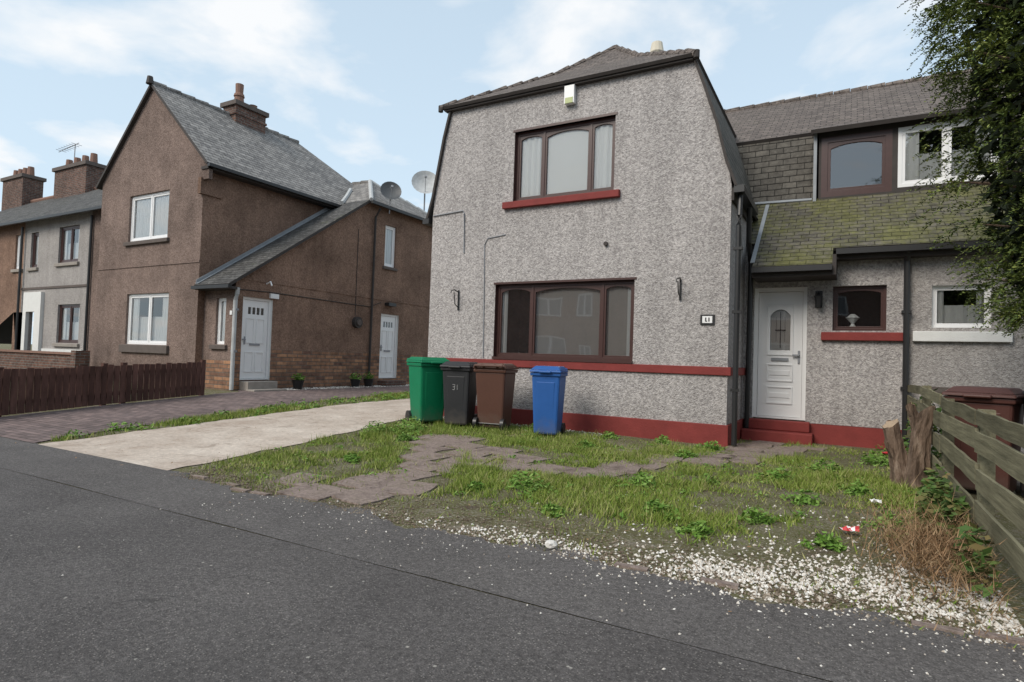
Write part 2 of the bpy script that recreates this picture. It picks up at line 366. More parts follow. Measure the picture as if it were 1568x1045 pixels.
for a,b in ((fl,ml_),(ml_,ap),(fr,mr_),(mr_,ap),(ap,rb)):
    A=Vector(a);B=Vector(b); n=max(1,int((B-A).length/0.33))
    for i in range(n):
        p=A.lerp(B,i/n)-Vector((0,0,0.02)); q=A.lerp(B,(i+0.96)/n); mb.tube([p,q],[0.05,0.06],m_slate_brown,8)
mb.box(-1.45,-1.31,8.86,TY,3.72,3.82,m_black); mb.box(-6.97,-6.83,8.86,17,3.72,3.82,m_black)
mb.box(-1.485,-1.45,8.9,TY,3.62,3.8,m_dark)
mb.done('ridge_tiles_and_gutters',hs)
mb=MB(); mb.tube([(-3.83,13,7.2),(-3.83,13,8.15),(-3.83,13,8.2),(-3.83,13,8.42)],[0.13,0.13,0.16,0.12],m_cream,12); mb.done('flue_pot',hs)
mb=MB(); mb.tube([(-1.38,9.0,3.72),(-1.38,8.95,3.4),(-1.38,8.9,3.25),(-1.38,8.9,0.15)],0.038,m_black,10)
mb.tube([(-1.36,9.75,3.7),(-1.38,9.9,3.2),(-1.38,10.2,2.9),(-1.4,10.22,0.2)],0.04,m_black,10)
for z in (0.9,2.0,2.9): mb.box(-1.44,-1.32,8.86,8.93,z,z+0.04,m_black)
mb.tube([(0.72,10.12,3.0),(0.72,10.27,2.85),(0.72,10.28,0.2)],0.04,m_black,10)
for z in (1.0,2.1): mb.box(0.66,0.78,10.24,10.36,z,z+0.04,m_black)
mb.done('downpipes',hs)
mb=MB(); pbox(mb,F,-4.13,-3.95,5.46,5.80,-0.09,0,m_white); pbox(mb,F,-4.11,-3.97,5.46,5.56,-0.096,-0.08,plain('alarm_panel',(0.45,0.5,0.25),0.4)); mb.done('alarm_box',hs,bevel=0.012)
mb=MB(); pbox(mb,F,-1.88,-1.68,1.84,1.99,-0.02,0,m_black); pbox(mb,F,-1.85,-1.71,1.865,1.965,-0.028,-0.01,m_white)
for u in (-1.81,-1.765): pbox(mb,F,u,u+0.018,1.885,1.945,-0.031,-0.02,m_black)
pbox(mb,F,-1.80,-1.78,1.885,1.9,-0.031,-0.02,m_black); mb.done('house_number_plaque',hs,bevel=0.003)
mb=MB()
for u,z0,z1,s in ((-6.13,2.1,2.46,-1),(-2.18,2.2,2.52,1)):
    mb.tube([F.p(u,z0,-0.02),F.p(u,z1,-0.02)],0.014,m_black,6)
    mb.tube([F.p(u,z1-0.04,-0.02),F.p(u+s*0.02,z1,-0.12),F.p(u,z1-0.03,-0.24),F.p(u,z1-0.08,-0.26)],0.01,m_black,6)
    mb.tube([F.p(u,z0+0.05,-0.02),F.p(u,z0+0.1,-0.12),F.p(u,z1-0.05,-0.16)],0.009,m_black,6)
mb.done('hanging_basket_brackets',hs)
mb=MB()
mb.tube([F.p(-6.76,3.86,-0.015),F.p(-6.1,3.9,-0.015),F.p(-6.07,3.84,-0.015),F.p(-6.05,3.13,-0.015)],0.012,m_grey,6)
mb.tube([F.p(-5.57,1.26,-0.01),F.p(-5.59,2.2,-0.01),F.p(-5.62,3.25,-0.01),F.p(-5.56,3.36,-0.01),F.p(-5.2,3.4,-0.01)],0.009,m_grey,6)
mb.tube([F.p(-3.36,3.12,-0.04),F.p(-3.36,3.12,0)],0.035,m_dark,8)
mb.done('wall_cables',hs)
T=PL('F',TY); dr=(-1.34,0.45,-0.57,2.53); ws=(-0.22,1.85,0.48,2.53)
mb=MB(); holed(mb,T,[(-1.49,0.42),(dr[0],0.42),(dr[0],0.45),(dr[0],2.53),(dr[2],2.53),(dr[2],0.42),(0.76,0.42),(0.76,3.12),(-1.49,3.12)],[rect(*ws)],m_pebble,0,0.09)
for q in ([dr[0],dr[0]],[dr[2],dr[2]]): mb.face([T.p(q[0],0.42,0),T.p(q[0],0.42,0.15),T.p(q[0],2.53,0.15),T.p(q[0],2.53,0)],m_whitepaint)
mb.face([T.p(dr[0],2.53,0),T.p(dr[2],2.53,0),T.p(dr[2],2.53,0.15),T.p(dr[0],2.53,0.15)],m_whitepaint)
mb.done('entrance_wall',hs)
mb=MB(); mb.box(-1.49,0.76,TY-0.03,TY+0.2,-0.1,0.415,m_red); mb.done('entrance_plinth',hs)
mb=MB(); mb.box(-1.45,-0.45,TY-0.38,TY-0.032,0.0,0.28,m_red); mb.box(-1.42,-0.5,TY-0.16,TY-0.03,0.282,0.44,m_red); mb.done('door_step',hs,bevel=0.015)
door(hs,T,*dr,'arch'); window(hs,T,*ws,[],m_brownframe,m_glass3,0.07,arch=0.04,curt=None,fw=0.04,sash=0.03)
sill(hs,T,-0.37,0.74,1.70,1.84,m_red,0.07)
mb=MB(); mb.tube([(0.05,TY+0.25,1.92),(0.05,TY+0.25,1.97),(0.05,TY+0.25,2.06)],[0.05,0.02,0.09],m_curtain,10); mb.tube([(0.05,TY+0.25,2.06),(0.05,TY+0.25,2.12)],[0.1,0.03],m_curtain,10); mb.done('windowsill_ornament',hs)
mb=MB()
mb.tube([T.p(-0.41,2.42,0),T.p(-0.41,2.44,-0.12)],0.012,m_black,6); mb.tube([T.p(-0.41,2.2,-0.12),T.p(-0.41,2.37,-0.12),T.p(-0.41,2.43,-0.12)],[0.035,0.06,0.01],m_black,6)
pbox(mb,T,-0.46,-0.36,2.2,2.46,-0.02,0,m_black); mb.done('wall_lantern',hs)
def mroof(mb,x0,x1,y,z): mb.slab([(x0,y,z),(x1,y,z),(x1,11.7,4.25),(x0,11.7,4.25)],0.05,m_moss,m_dark)
mb=MB(); zs=lambda y:4.25-(11.7-y)*0.742
mroof(mb,-1.30,-0.22,9.72,zs(9.72)); mroof(mb,-0.22,0.76,10.12,zs(10.12))
mb.slab([(-1.50,10.37,zs(10.37)),(-1.305,10.37,zs(10.37)),(-1.305,11.69,zs(11.69)),(-1.50,11.69,zs(11.69))],0.05,m_moss,m_dark); mb.done('mossy_lean_to_roof',hs)
mb=MB(); mb.box(-1.30,-0.22,9.64,9.74,zs(9.72)-0.10,zs(9.72)-0.02,m_black); mb.box(-1.30,-0.2,9.74,9.78,zs(9.72)-0.16,zs(9.72)-0.06,m_dark)
mb.box(-1.30,-0.22,9.78,TY,zs(9.72)-0.16,zs(9.72)-0.12,m_dark)
mb.box(-0.22,-0.17,9.72,TY,zs(9.72)-0.16,zs(9.9),m_dark)
mb.box(-0.18,0.76,10.03,10.14,zs(10.12)-0.11,zs(10.12)-0.03,m_black); mb.box(-0.17,0.76,10.14,TY,zs(10.12)-0.17,zs(10.12)-0.08,m_dark); mb.done('entrance_gutters',hs)
mb=MB(); mb.slab([(-1.34,9.8,zs(9.8)+0.02),(-1.28,9.8,zs(9.8)+0.02),(-1.28,11.6,zs(11.6)+0.02),(-1.34,11.6,zs(11.6)+0.02)],0.012,m_lead)
mb.slab([(-2.2,11.64,4.25),(-0.6,11.64,4.22),(-0.6,11.71,4.27),(-2.2,11.71,4.30)],0.012,m_lead); mb.done('lead_flashing',hs)
mb=MB(); mb.slab([(-3.5,11.7,4.2),(-0.58,11.7,4.2),(-0.58,12.0,5.55),(-3.5,12.0,5.55)],0.05,m_tile_plain,m_dark)
mb.slab([(-5,11.95,5.53),(0.76,11.95,5.53),(0.76,15,7.42),(-5,15,7.42)],0.06,m_slate_brown,m_dark); mb.slab([(-5,18.05,5.53),(0.76,18.05,5.53),(0.76,15,7.42),(-5,15,7.42)],0.06,m_slate_brown,m_dark)
mb.done('main_roof',hs)
mb=MB(); mb.box(-2.4,-0.6,11.76,11.82,2.5,4.3,m_dark); mb.done('loft_wall',hs)
DP=PL('F',11.66)
mb=MB(); holed(mb,DP,rect(-0.5,4.22,0.63,5.42),[rect(-0.46,4.25,0.59,5.30)],m_dark,0,0.06); mb.face([(-0.5,11.66,4.22),(-0.5,12.2,4.22),(-0.5,12.2,5.42),(-0.5,11.66,5.42)],m_dark,(-1,0,0)); mb.done('dormer_walls',hs)
window(hs,DP,-0.46,4.25,0.59,5.30,[],m_brownframe,m_glass2,0.0,arch=0.07,fw=0.10,curt=None)
mb=MB(); mb.slab([(-0.62,11.45,5.40),(0.76,11.45,5.40),(0.76,12.1,5.66),(-0.62,12.1,5.66)],0.07,m_slate_brown,m_dark)
mb.box(-0.58,-0.53,11.6,11.72,4.18,5.38,m_lead); mb.done('dormer_roof',hs)

# ================================================================ RIGHT NEIGHBOUR
nb=empty('neighbouring_terraced_house',(4,11,0.1))
wn=(1.03,1.9,1.70,2.5)
mb=MB(); holed(mb,T,rect(0.76,0.0,8,3.12),[rect(*wn),rect(3.2,0.45,4.0,2.5)],m_pebble_w,0,0.09,m_whitepaint)
mb.face([(8,TY,0),(8,18,0),(8,18,5),(8,TY,5)],m_pebble_w,(1,0,0)); mb.done('walls',nb)
door(nb,T,3.2,0.45,4.0,2.5,'arch')
window(nb,T,*wn,[],m_white,m_glass2,0.06,curt='side',fw=0.04,sash=0.025); sill(nb,T,0.80,1.92,1.70,1.86,m_whitepaint,0.07)
mb=MB(); pbox(mb,T,0.78,7.9,0.98,1.06,-0.02,0,m_sillbrown); mb.done('base_course',nb)
mb=MB(); mroof(mb,0.76,8.2,10.12,zs(10.12)); mb.done('mossy_lean_to_roof',nb)
mb=MB(); mb.box(0.76,8.2,10.03,10.14,zs(10.12)-0.11,zs(10.12)-0.03,m_black); mb.box(0.76,8.1,10.14,TY,zs(10.12)-0.17,zs(10.12)-0.08,m_dark); mb.done('gutters',nb)
mb=MB(); mb.slab([(0.76,11.95,5.53),(8.2,11.95,5.53),(8.2,15,7.42),(0.76,15,7.42)],0.06,m_slate_brown,m_dark); mb.slab([(0.76,18.05,5.53),(8.2,18.05,5.53),(8.2,15,7.42),(0.76,15,7.42)],0.06,m_slate_brown,m_dark)
mb.slab([(2.2,11.7,4.2),(8.2,11.7,4.2),(8.2,12.0,5.55),(2.2,12.0,5.55)],0.05,m_tile_plain,m_dark)
mb.slab([(0.76,11.45,5.40),(2.2,11.45,5.40),(2.2,12.1,5.66),(0.76,12.1,5.66)],0.07,m_slate_brown,m_dark)
holed(mb,DP,rect(0.63,4.22,2.1,5.42),[rect(0.67,4.3,2.0,5.3)],m_dark,0,0.06); mb.done('roof_and_dormer',nb)
window(nb,DP,0.67,4.3,2.0,5.3,[1.33],m_white,m_glass2,0.0,fw=0.06,curt='side')
mb=MB()
for i in range(38):
    x=-4+i*0.33; mb.tube([(x,15,7.40),(x+0.32,15,7.41)],[0.08,0.09],m_slate_brown,8)
mb.done('ridge_tiles',nb)

# ================================================================ LEFT HOUSE (brown, gabled)
lh=empty('brown_gabled_house',(-15,12,0.2)); LF=PL('F',9.1); S=PL('R',-12.87); LE=PL('F',9.28)
u1=(-17.3,4.12,-15.47,5.38); u2=(-17.2,1.32,-15.27,2.68); sw=(-13.57,1.38,-13.2,2.52)
mb=MB()
holed(mb,LF,[(-18.75,0.0),(-14.05,0.0),(-14.05,6.0),(-16.42,8.3),(-18.75,5.9)],[rect(*u1),rect(*u2)],m_brown2,0,0.1)
mb.face([(-14.05,9.1,0),(-14.05,16,0),(-14.05,16,6.0),(-14.05,9.1,6.0)],m_brown,(1,0,0))
holed(mb,LE,[(-14.05,0),(-12.87,0),(-12.87,2.95),(-14.05,2.95)],[rect(*sw)],m_brown2,0,0.1)
d1=(9.5,0.53,10.36,2.57); d2=(14.45,0.5,15.29,2.56); w2=(14.5,4.08,15.03,5.4)
holed(mb,S,[(9.28,1.3),(9.5,1.3),(9.5,2.57),(10.36,2.57),(10.36,1.3),(14.45,1.3),(14.45,2.56),(15.29,2.56),(15.29,1.3),(17.5,1.3),(17.5,5.95),(13.62,5.95),(9.28,2.98)],[rect(*w2)],m_brown,0,0.1)
mb.done('walls',lh)
mb=MB()
for a,b in ((9.28,9.5),(10.36,14.45),(15.29,17.5)): mb.face([S.p(a,0,0),S.p(b,0,0),S.p(b,1.3,0),S.p(a,1.3,0)],m_stonebrick,(1,0,0))
for a,b in ((9.5,10.36),(14.45,15.29)):
    mb.face([S.p(a,0,0),S.p(b,0,0),S.p(b,0.52,0),S.p(a,0.52,0)],m_stonebrick,(1,0,0))
    for q in (a,b): mb.face([S.p(q,0.5,0),S.p(q,0.5,0.12),S.p(q,2.57,0.12),S.p(q,2.57,0)],m_whitepaint)
    mb.face([S.p(a,2.565,0),S.p(b,2.565,0),S.p(b,2.565,0.12),S.p(a,2.565,0.12)],m_whitepaint)
    mb.face([S.p(a,0.51,0),S.p(b,0.51,0),S.p(b,0.51,0.12),S.p(a,0.51,0.12)],m_stone)
mb.face([LE.p(*q,-0.004) for q in rect(-14.03,0,-12.87,1.0)],m_stonebrick,(0,-1,0))
mb.done('brick_base',lh)
mb=MB()
pbox(mb,S,9.3,17.5,2.98,3.02,-0.015,0,m_brown); pbox(mb,LF,-18.75,-14.05,3.40,3.45,-0.02,0,m_brown2); mb.done('string_courses',lh)
door(lh,S,*d1,'quad'); door(lh,S,*d2,'quad')
window(lh,S,*w2,[],m_white,m_glass,0.06,curt='net'); sill(lh,S,14.42,15.1,3.98,4.08,m_sillbrown,0.05)
window(lh,LF,*u1,[-16.35],m_white,m_glass,0.06,curt='net'); window(lh,LF,*u2,[-16.2],m_white,m_glass,0.06,curt='side')
window(lh,LE,*sw,[],m_white,m_glass,0.06,curt='net',fw=0.05,sash=0.03)
sill(lh,LF,-17.4,-15.37,4.0,4.12,m_sillbrown); sill(lh,LF,-17.35,-15.15,1.1,1.32,m_sillbrown); sill(lh,LE,-13.7,-13.08,1.26,1.38,m_sillbrown)
mb=MB(); mb.box(-12.9,-12.55,9.5,10.36,0.1,0.5,m_stone); mb.box(-12.55,-12.25,9.45,10.4,0.1,0.32,m_stone); mb.box(-12.9,-12.5,14.4,15.35,0.1,0.45,m_redbrick); mb.done('door_steps',lh,bevel=0.01)
mb=MB()
mb.slab([(-13.78,9.0,5.85),(-13.78,16.9,5.85),(-16.42,13.95,8.36),(-16.42,9.0,8.36)],0.07,m_slate_left,m_dark)
mb.slab([(-18.95,9.0,5.8),(-18.95,16.9,5.8),(-16.42,13.95,8.36),(-16.42,9.0,8.36)],0.07,m_slate_left,m_dark)
mb.slab([(-13.78,16.9,5.85),(-18.95,16.9,5.8),(-16.42,13.95,8.36)],0.07,m_slate_left,m_dark)
k=0.68; zz=lambda y:3.02+k*(y-9.28)
mb.slab([(-14.05,8.98,zz(8.98)),(-12.72,8.98,zz(8.98)),(-12.72,13.6,zz(13.6)),(-14.05,13.6,zz(13.6))],0.07,m_lean,m_dark)
A=(-14.5,15.45,zz(15.45)); zE=zz(13.6)
mb.slab([(-18.5,13.6,zE),(-12.68,13.6,zE),A,(-18.5,15.45,A[2])],0.07,m_slate_left,m_dark)
mb.slab([(-12.68,13.6,zE),(-12.68,17.7,zE),A],0.07,m_slate_left,m_dark)
mb.slab([(-12.68,17.7,zE),(-18.5,17.7,zE),(-18.5,15.45,A[2]),A],0.07,m_slate_left,m_dark)
mb.done('slate_roofs',lh)
mb=MB()
mb.box(-13.78,-13.68,9.0,13.4,5.74,5.82,m_black); mb.box(-14.05,-13.78,9.02,13.4,5.70,5.77,m_dark)
mb.box(-12.70,-12.60,13.6,17.7,zE-0.12,zE-0.04,m_black); mb.box(-14.05,-12.62,8.90,8.99,zz(8.98)-0.11,zz(8.98)-0.03,m_black)
mb.box(-14.05,-12.7,9.0,9.28,2.70,2.76,m_dark)
m_lead2=plain('lead_hip_cover',(0.45,0.46,0.46),0.6,0.3,5)
for a,b,m in (((-16.42,9.0,8.36),(-16.42,13.95,8.36),m_slate_left),((-12.68,13.6,zE),A,m_lead2),((-12.68,17.7,zE),A,m_lead2),(A,(-18.5,15.45,A[2]),m_slate_left)):
    P=Vector(a);Q=Vector(b); n=int((Q-P).length/0.4)
    for i in range(n): mb.tube([P.lerp(Q,i/n),P.lerp(Q,(i+0.97)/n)+Vector((0,0,0.015))],[0.06,0.075],m,8)
mb.tube([(-16.42,8.98,8.3),(-16.42,8.98,8.5)],[0.1,0.07],m_dark)
mb.slab([(-14.04,9.0,zz(9.0)+0.03),(-13.94,9.0,zz(9.0)+0.03),(-13.94,13.5,zz(13.5)+0.03),(-14.04,13.5,zz(13.5)+0.03)],0.015,m_lead)
mb.slab([(-14.02,9.0,zz(9.0)+0.02),(-14.02,13.5,zz(13.5)+0.02),(-14.0,13.5,zz(13.5)+0.12),(-14.0,9.0,zz(9.0)+0.12)],0.01,m_lead)
mb.tube([(-13.76,13.46,5.92),(-14.1,13.95,6.24),(-14.5,14.5,6.62),(-14.62,14.66,6.74)],0.07,m_lead2,6)
mb.done('gutters_ridges_flashing',lh)
mb=MB(); mb.box(-14.12,-14.0,9.0,9.6,5.1,5.5,m_brown); mb.box(-14.1,-13.78,9.05,9.15,5.45,5.85,m_brown2)
mb.done('gable_kneeler',lh)
mb=MB(); mb.box(-16.72,-16.12,11.35,12.4,7.4,8.62,m_redbrick); mb.box(-16.79,-16.05,11.28,12.47,8.62,8.75,m_sillbrown); mb.box(-16.75,-16.09,11.32,12.43,8.34,8.41,m_redbrick)
mb.tube([(-16.42,11.65,8.75),(-16.42,11.65,9.0),(-16.42,11.65,9.02),(-16.42,11.65,9.1),(-16.42,11.65,9.12),(-16.42,11.65,9.4)],[0.16,0.13,0.16,0.14,0.11,0.12],m_terracotta,12)
mb.tube([(-16.42,12.15,8.75),(-16.42,12.15,8.9),(-16.42,12.15,8.93)],[0.14,0.11,0.13],m_terracotta,12); mb.done('chimney',lh)
mb=MB(); mb.tube([(-12.73,9.24,2.75),(-12.75,9.24,2.6),(-12.8,9.24,2.45),(-12.8,9.24,0.3)],0.05,m_lead2,10)
mb.tube([(-12.62,13.95,5.75),(-12.8,13.95,5.5),(-12.82,13.95,0.3)],0.035,m_dark,8)
for z in (1.2,2.2): mb.box(-12.87,-12.74,9.22,9.3,z,z+0.05,m_grey)
mb.done('downpipes',lh)
mb=MB()
pbox(mb,S,14.6,14.95,2.82,2.92,-0.18,0,m_black); pbox(mb,S,10.25,10.5,2.6,2.72,-0.06,0,m_white); mb.tube([S.p(10.15,2.95,0),S.p(10.15,3.0,-0.15),S.p(10.15,2.9,-0.2)],0.02,m_white,6)
mb.tube([S.p(13.35,2.2,0),S.p(13.35,2.2,-0.12)],0.17,m_dark,14); mb.tube([S.p(13.35,2.2,-0.12),S.p(13.35,2.2,-0.16)],0.09,m_sillbrown,12)
pbox(mb,LE,-13.02,-12.94,2.1,2.2,-0.02,0,m_white)
mb.tube([S.p(9.3,2.72,-0.01),S.p(10.2,2.75,-0.01),S.p(13.9,2.72,-0.01),S.p(14.4,2.9,-0.01)],0.012,m_dark,5); mb.tube([S.p(13.3,5.0,-0.01),S.p(13.3,2.4,-0.01)],0.01,m_dark,5)
mb.done('wall_fittings',lh)
def dish(mb,c,aim,r,m,dep=0.18):
    c=Vector(c); a=Vector(aim).normalized(); t=a.cross(Vector((0,0,1))).normalized(); b=a.cross(t)
    R=[];n=20
    for j in range(5):
        q=j/4; R.append([c+(t*math.cos(2*math.pi*k/n)+b*math.sin(2*math.pi*k/n))*r*q+a*(dep*r*2*q*q) for k in range(n)])
    for j in range(4):
        for k2 in range(n): mb.face([R[j][k2],R[j][(k2+1)%n],R[j+1][(k2+1)%n],R[j+1][k2]],m,None,True)
    f=c+a*r*1.1; mb.tube([c-b*r*0.9 if b.z>0 else c+b*r*0.9,f],0.012,m_grey,5); mb.tube([f,f-a*0.1],0.04,m_grey,8)
m_dish=plain('dish_dark_grey',(0.10,0.105,0.11),0.5,0.1)
mb=MB(); dish(mb,(-12.6,14.35,6.35),(0.75,-0.65,0.35),0.33,m_dish); mb.tube([(-12.66,14.4,5.7),(-12.66,14.4,6.3)],0.02,m_grey,6); mb.tube([(-12.66,14.4,6.3),(-12.6,14.35,6.32)],0.03,m_grey,6); mb.done('satellite_dish_small',lh)
mb=MB(); dish(mb,(-13.55,17.3,7.5),(0.6,-0.75,0.35),0.5,m_lead2); mb.tube([(-13.6,17.35,5.8),(-13.6,17.35,7.5)],0.03,m_grey,6); mb.done('satellite_dish_large',lh)

# ================================================================ FAR LEFT TERRACE
ft=empty('terraced_house',(-24,12,0.2)); LL=PL('F',9.6)
W=[(-22.25,3.86,-21.0,5.02),(-22.08,1.3,-20.73,2.52),(-24.12,3.8,-23.62,4.98),(-25.25,3.8,-24.72,4.98)]
mb=MB()
holed(mb,LL,rect(-24.6,0,-18.7,5.4),[rect(*W[0]),rect(*W[1]),rect(*W[2]),rect(-23.98,0.4,-23.4,2.3)],m_pebble_w,0,0.1)
holed(mb,LL,rect(-34,0,-24.6,5.4),[rect(*W[3]),rect(-25.12,0.4,-24.45,2.3),rect(-29,3.8,-27.6,5.0),rect(-29,1.3,-27.4,2.5)],m_brown,0,0.1)
mb.box(-24.6,-18.7,9.57,9.6,3.05,3.12,m_sillbrown); mb.box(-20.2,-18.7,9.56,9.6,0.2,5.4,m_brown2)
mb.done('walls',ft)
window(ft,LL,*W[0],[-21.6],m_brownframe,m_glass,0.06,curt='side'); window(ft,LL,*W[1],[-21.4],m_brownframe,m_glass,0.06,curt='side')
window(ft,LL,*W[2],[],m_brownframe,m_glass,0.06,curt='net'); window(ft,LL,*W[3],[],m_white,m_glass,0.06,curt='net')
window(ft,LL,-29,3.8,-27.6,5.0,[-28.3],m_white,m_glass,0.06); window(ft,LL,-29,1.3,-27.4,2.5,[-28.2],m_white,m_glass,0.06)
for w in W[:3]: sill(ft,LL,w[0]-0.1,w[2]+0.1,w[1]-0.12,w[1],m_stone)
sill(ft,LL,-25.35,-24.6,3.68,3.8,m_stone)
door(ft,LL,-25.12,0.4,-24.45,2.3,'quad')
mb=MB(); mb.face([LL.p(*q,0.3) for q in rect(-24,0.3,-23.4,2.3)],m_brownframe,(0,-1,0)); mb.box(-24.2,-23.98,9.5,9.6,0.2,2.95,m_whitepaint); mb.box(-23.4,-23.0,9.5,9.6,0.2,2.95,m_whitepaint); mb.box(-23.98,-23.4,9.5,9.6,2.3,2.95,m_whitepaint)
mb.box(-22.9,-20.4,9.55,9.6,0.9,1.1,m_whitepaint); mb.done('door_surround',ft)
mb=MB(); mb.slab([(-34,9.3,5.35),(-18.75,9.3,5.35),(-18.75,13,7.72),(-34,13,7.72)],0.07,m_lean,m_dark); mb.slab([(-34,16.7,5.35),(-18.75,16.7,5.35),(-18.75,13,7.72),(-34,13,7.72)],0.07,m_lean,m_dark)
mb.box(-34,-18.75,9.2,9.3,5.24,5.32,m_black); mb.tube([(-34,13,7.74),(-18.7,13,7.74)],0.1,m_terracotta,8); mb.tube([(-20.1,9.5,5.2),(-20.1,9.5,0.3)],0.04,m_black,8); mb.tube([(-24.55,9.5,5.2),(-24.55,9.5,0.3)],0.04,m_black,8); mb.done('roof',ft)
mb=MB()
for x0,x1,zt in ((-29.9,-27.3,8.75),(-34.8,-32.8,8.9)):
    mb.box(x0,x1,12.6,13.4,7.0,zt-0.1,m_redbrick); mb.box(x0-0.08,x1+0.08,12.52,13.48,zt-0.1,zt+0.05,m_sillbrown)
    for i in range(4):
        x=x0+0.3+i*(x1-x0-0.6)/3; mb.tube([(x,13,zt+0.05),(x,13,zt+0.5)],[0.15,0.12],m_terracotta,10)
mb.tube([(-29.2,13,8.8),(-29.2,13,9.9)],0.02,m_grey,5); mb.tube([(-30.6,13,9.75),(-28.9,13,9.9)],0.015,m_grey,5)
for i in range(7): mb.tube([(-30.4+i*0.22,12.8,9.78+i*0.015),(-30.4+i*0.22,13.2,9.78+i*0.015)],0.01,m_grey,4)
mb.done('chimneys_and_aerial',ft)

# ================================================================ OPPOSITE TERRACE (behind the camera, mirrored in the windows)
op=empty('opposite_terrace',(0,-18,0)); OB=PL('B',-15)
holes=[];
for i in range(9):
    x=-30+i*6.5
    holes+=[rect(x,1.2,x+1.8,2.6),rect(x,4.0,x+1.8,5.3),rect(x+3,0.3,x+3.9,2.4),rect(x+3,4.1,x+4,5.2)]
mb=MB(); holed(mb,OB,rect(-34,-0.1,32,5.8),holes,m_opp,0,0.1,m_whitepaint)
mb.slab([(-34,-14.7,5.8),(32,-14.7,5.8),(32,-19,8.6),(-34,-19,8.6)],0.1,m_slate_brown,m_dark); mb.slab([(-34,-23.3,5.8),(32,-23.3,5.8),(32,-19,8.6),(-34,-19,8.6)],0.1,m_slate_brown,m_dark)
mb.done('walls_and_roof',op)
mb=MB()
for h in holes:
    (a,b),(c,_),(_,e),_2=h
    mb.face([OB.p(u,v,0.08) for u,v in h],m_grey,(0,1,0))
    for q in ((a,a+0.09,b+0.09,e-0.09),(c-0.09,c,b+0.09,e-0.09),((a+c)/2-0.05,(a+c)/2+0.05,b+0.09,e-0.09),(a,c,b,b+0.09),(a,c,e-0.09,e)): pbox(mb,OB,*q,0.03,0.075,m_white)
mb.done('windows',op)

# ================================================================ GROUND
m=M('ground_soil',0.95,0.1)
c=m.ramp(m.noise(4,5,0.65),[(0.3,(0.11,0.085,0.06)),(0.5,(0.135,0.13,0.062)),(0.7,(0.21,0.18,0.14))])
c=m.mix(m.ramp(m.noise(60,3),[(0.55,0.0),(0.66,0.65)]),c,(0.40,0.37,0.32)); m.col(c); m.bump(m.noise(30,5,0.7),0.03); m_soil=m.m

def asphalt(name,lo,hi,speck=0.6):
    m=M(name,0.85,0.25)
    c=m.ramp(m.noise(0.9,5,0.68),[(0.3,lo),(0.7,hi)])
    agg=m.noise(130,3,0.7); c=m.mix(1.0,c,m.ramp(agg,[(0.3,0.5),(0.7,1.5)]),'MULTIPLY')
    c=m.mix(1.0,c,m.ramp(m.noise(38,3,0.6),[(0.35,0.75),(0.65,1.2)]),'MULTIPLY')
    v=m.n('ShaderNodeTexVoronoi'); v.inputs['Scale'].default_value=75; m.l(m.obj,v.inputs['Vector'])
    chip=m.math('MULTIPLY',m.ramp(v.outputs['Distance'],[(0.25,1.0),(0.4,0.0)]),m.ramp(m.sep(v.outputs['Color'])[0],[(0.5,0.0),(0.8,1.0)]))
    chip=m.math('MULTIPLY',chip,m.ramp(m.noise(1.1,5,0.7),[(0.3,0.35),(0.62,1.0)]))
    c=m.mix(m.math('MULTIPLY',chip,speck),c,(0.36,0.335,0.31))
    v2=m.n('ShaderNodeTexVoronoi'); v2.inputs['Scale'].default_value=14; m.l(m.obj,v2.inputs['Vector'])
    ch2=m.math('MULTIPLY',m.ramp(v2.outputs['Distance'],[(0.08,1.0),(0.13,0.0)]),m.ramp(m.sep(v2.outputs['Color'])[1],[(0.8,0.0),(0.86,0.9)]))
    c=m.mix(ch2,c,(0.40,0.38,0.34))
    c=m.mix(m.ramp(m.noise(0.45,3,0.5),[(0.60,0.0),(0.68,0.35)]),c,(0.05,0.048,0.048))
    wv=m.n('ShaderNodeVectorMath',operation='ADD'); nz=m.n('ShaderNodeTexNoise'); nz.inputs['Scale'].default_value=2.5; m.l(m.obj,nz.inputs['Vector']); m.l(nz.outputs['Color'],wv.inputs[1]); m.l(m.obj,wv.inputs[0])
    ck=m.vor(0.42,vec=wv.outputs[0],feature='DISTANCE_TO_EDGE')
    cf=m.math('MULTIPLY',m.ramp(ck,[(0.0,1.0),(0.006,0.0)]),m.ramp(m.noise(0.7,2),[(0.5,0.0),(0.6,0.7)]))
    c=m.mix(cf,c,(0.02,0.019,0.018))
    m.col(c); m.bump(m.math('ADD',agg,m.math('MULTIPLY',chip,0.5)),0.012,0.8); return m.m
m_asph=asphalt('asphalt_road',(0.082,0.075,0.073),(0.128,0.118,0.114)); m_asph2=asphalt('asphalt_footway',(0.094,0.086,0.083),(0.145,0.134,0.129),0.6)
m=M('concrete_drive',0.9,0.2)
c=m.ramp(m.noise(1.3,5,0.7),[(0.3,(0.40,0.32,0.26)),(0.65,(0.62,0.54,0.465))])
c=m.mix(1.0,c,m.ramp(m.noise(22,5,0.7),[(0.3,0.72),(0.65,1.08)]),'MULTIPLY')
c=m.mix(m.ramp(m.noise(2.2,5,0.6,dist=1.5),[(0.58,0.0),(0.67,0.5)]),c,(0.24,0.19,0.15))
m.col(c); m.bump(m.noise(40,5,0.7),0.01); m_conc=m.m
m=M('mossy_slabs',0.95,0.1)
c=m.ramp(m.noise(3,5,0.7),[(0.3,(0.15,0.115,0.10)),(0.5,(0.27,0.215,0.19)),(0.62,(0.23,0.185,0.155)),(0.75,(0.12,0.13,0.05))])
c=m.mix(1.0,c,m.ramp(m.noise(35,4,0.7),[(0.3,0.65),(0.65,1.2)]),'MULTIPLY'); m.col(c); m.bump(m.noise(40,5,0.7),0.012); m_slab=m.m

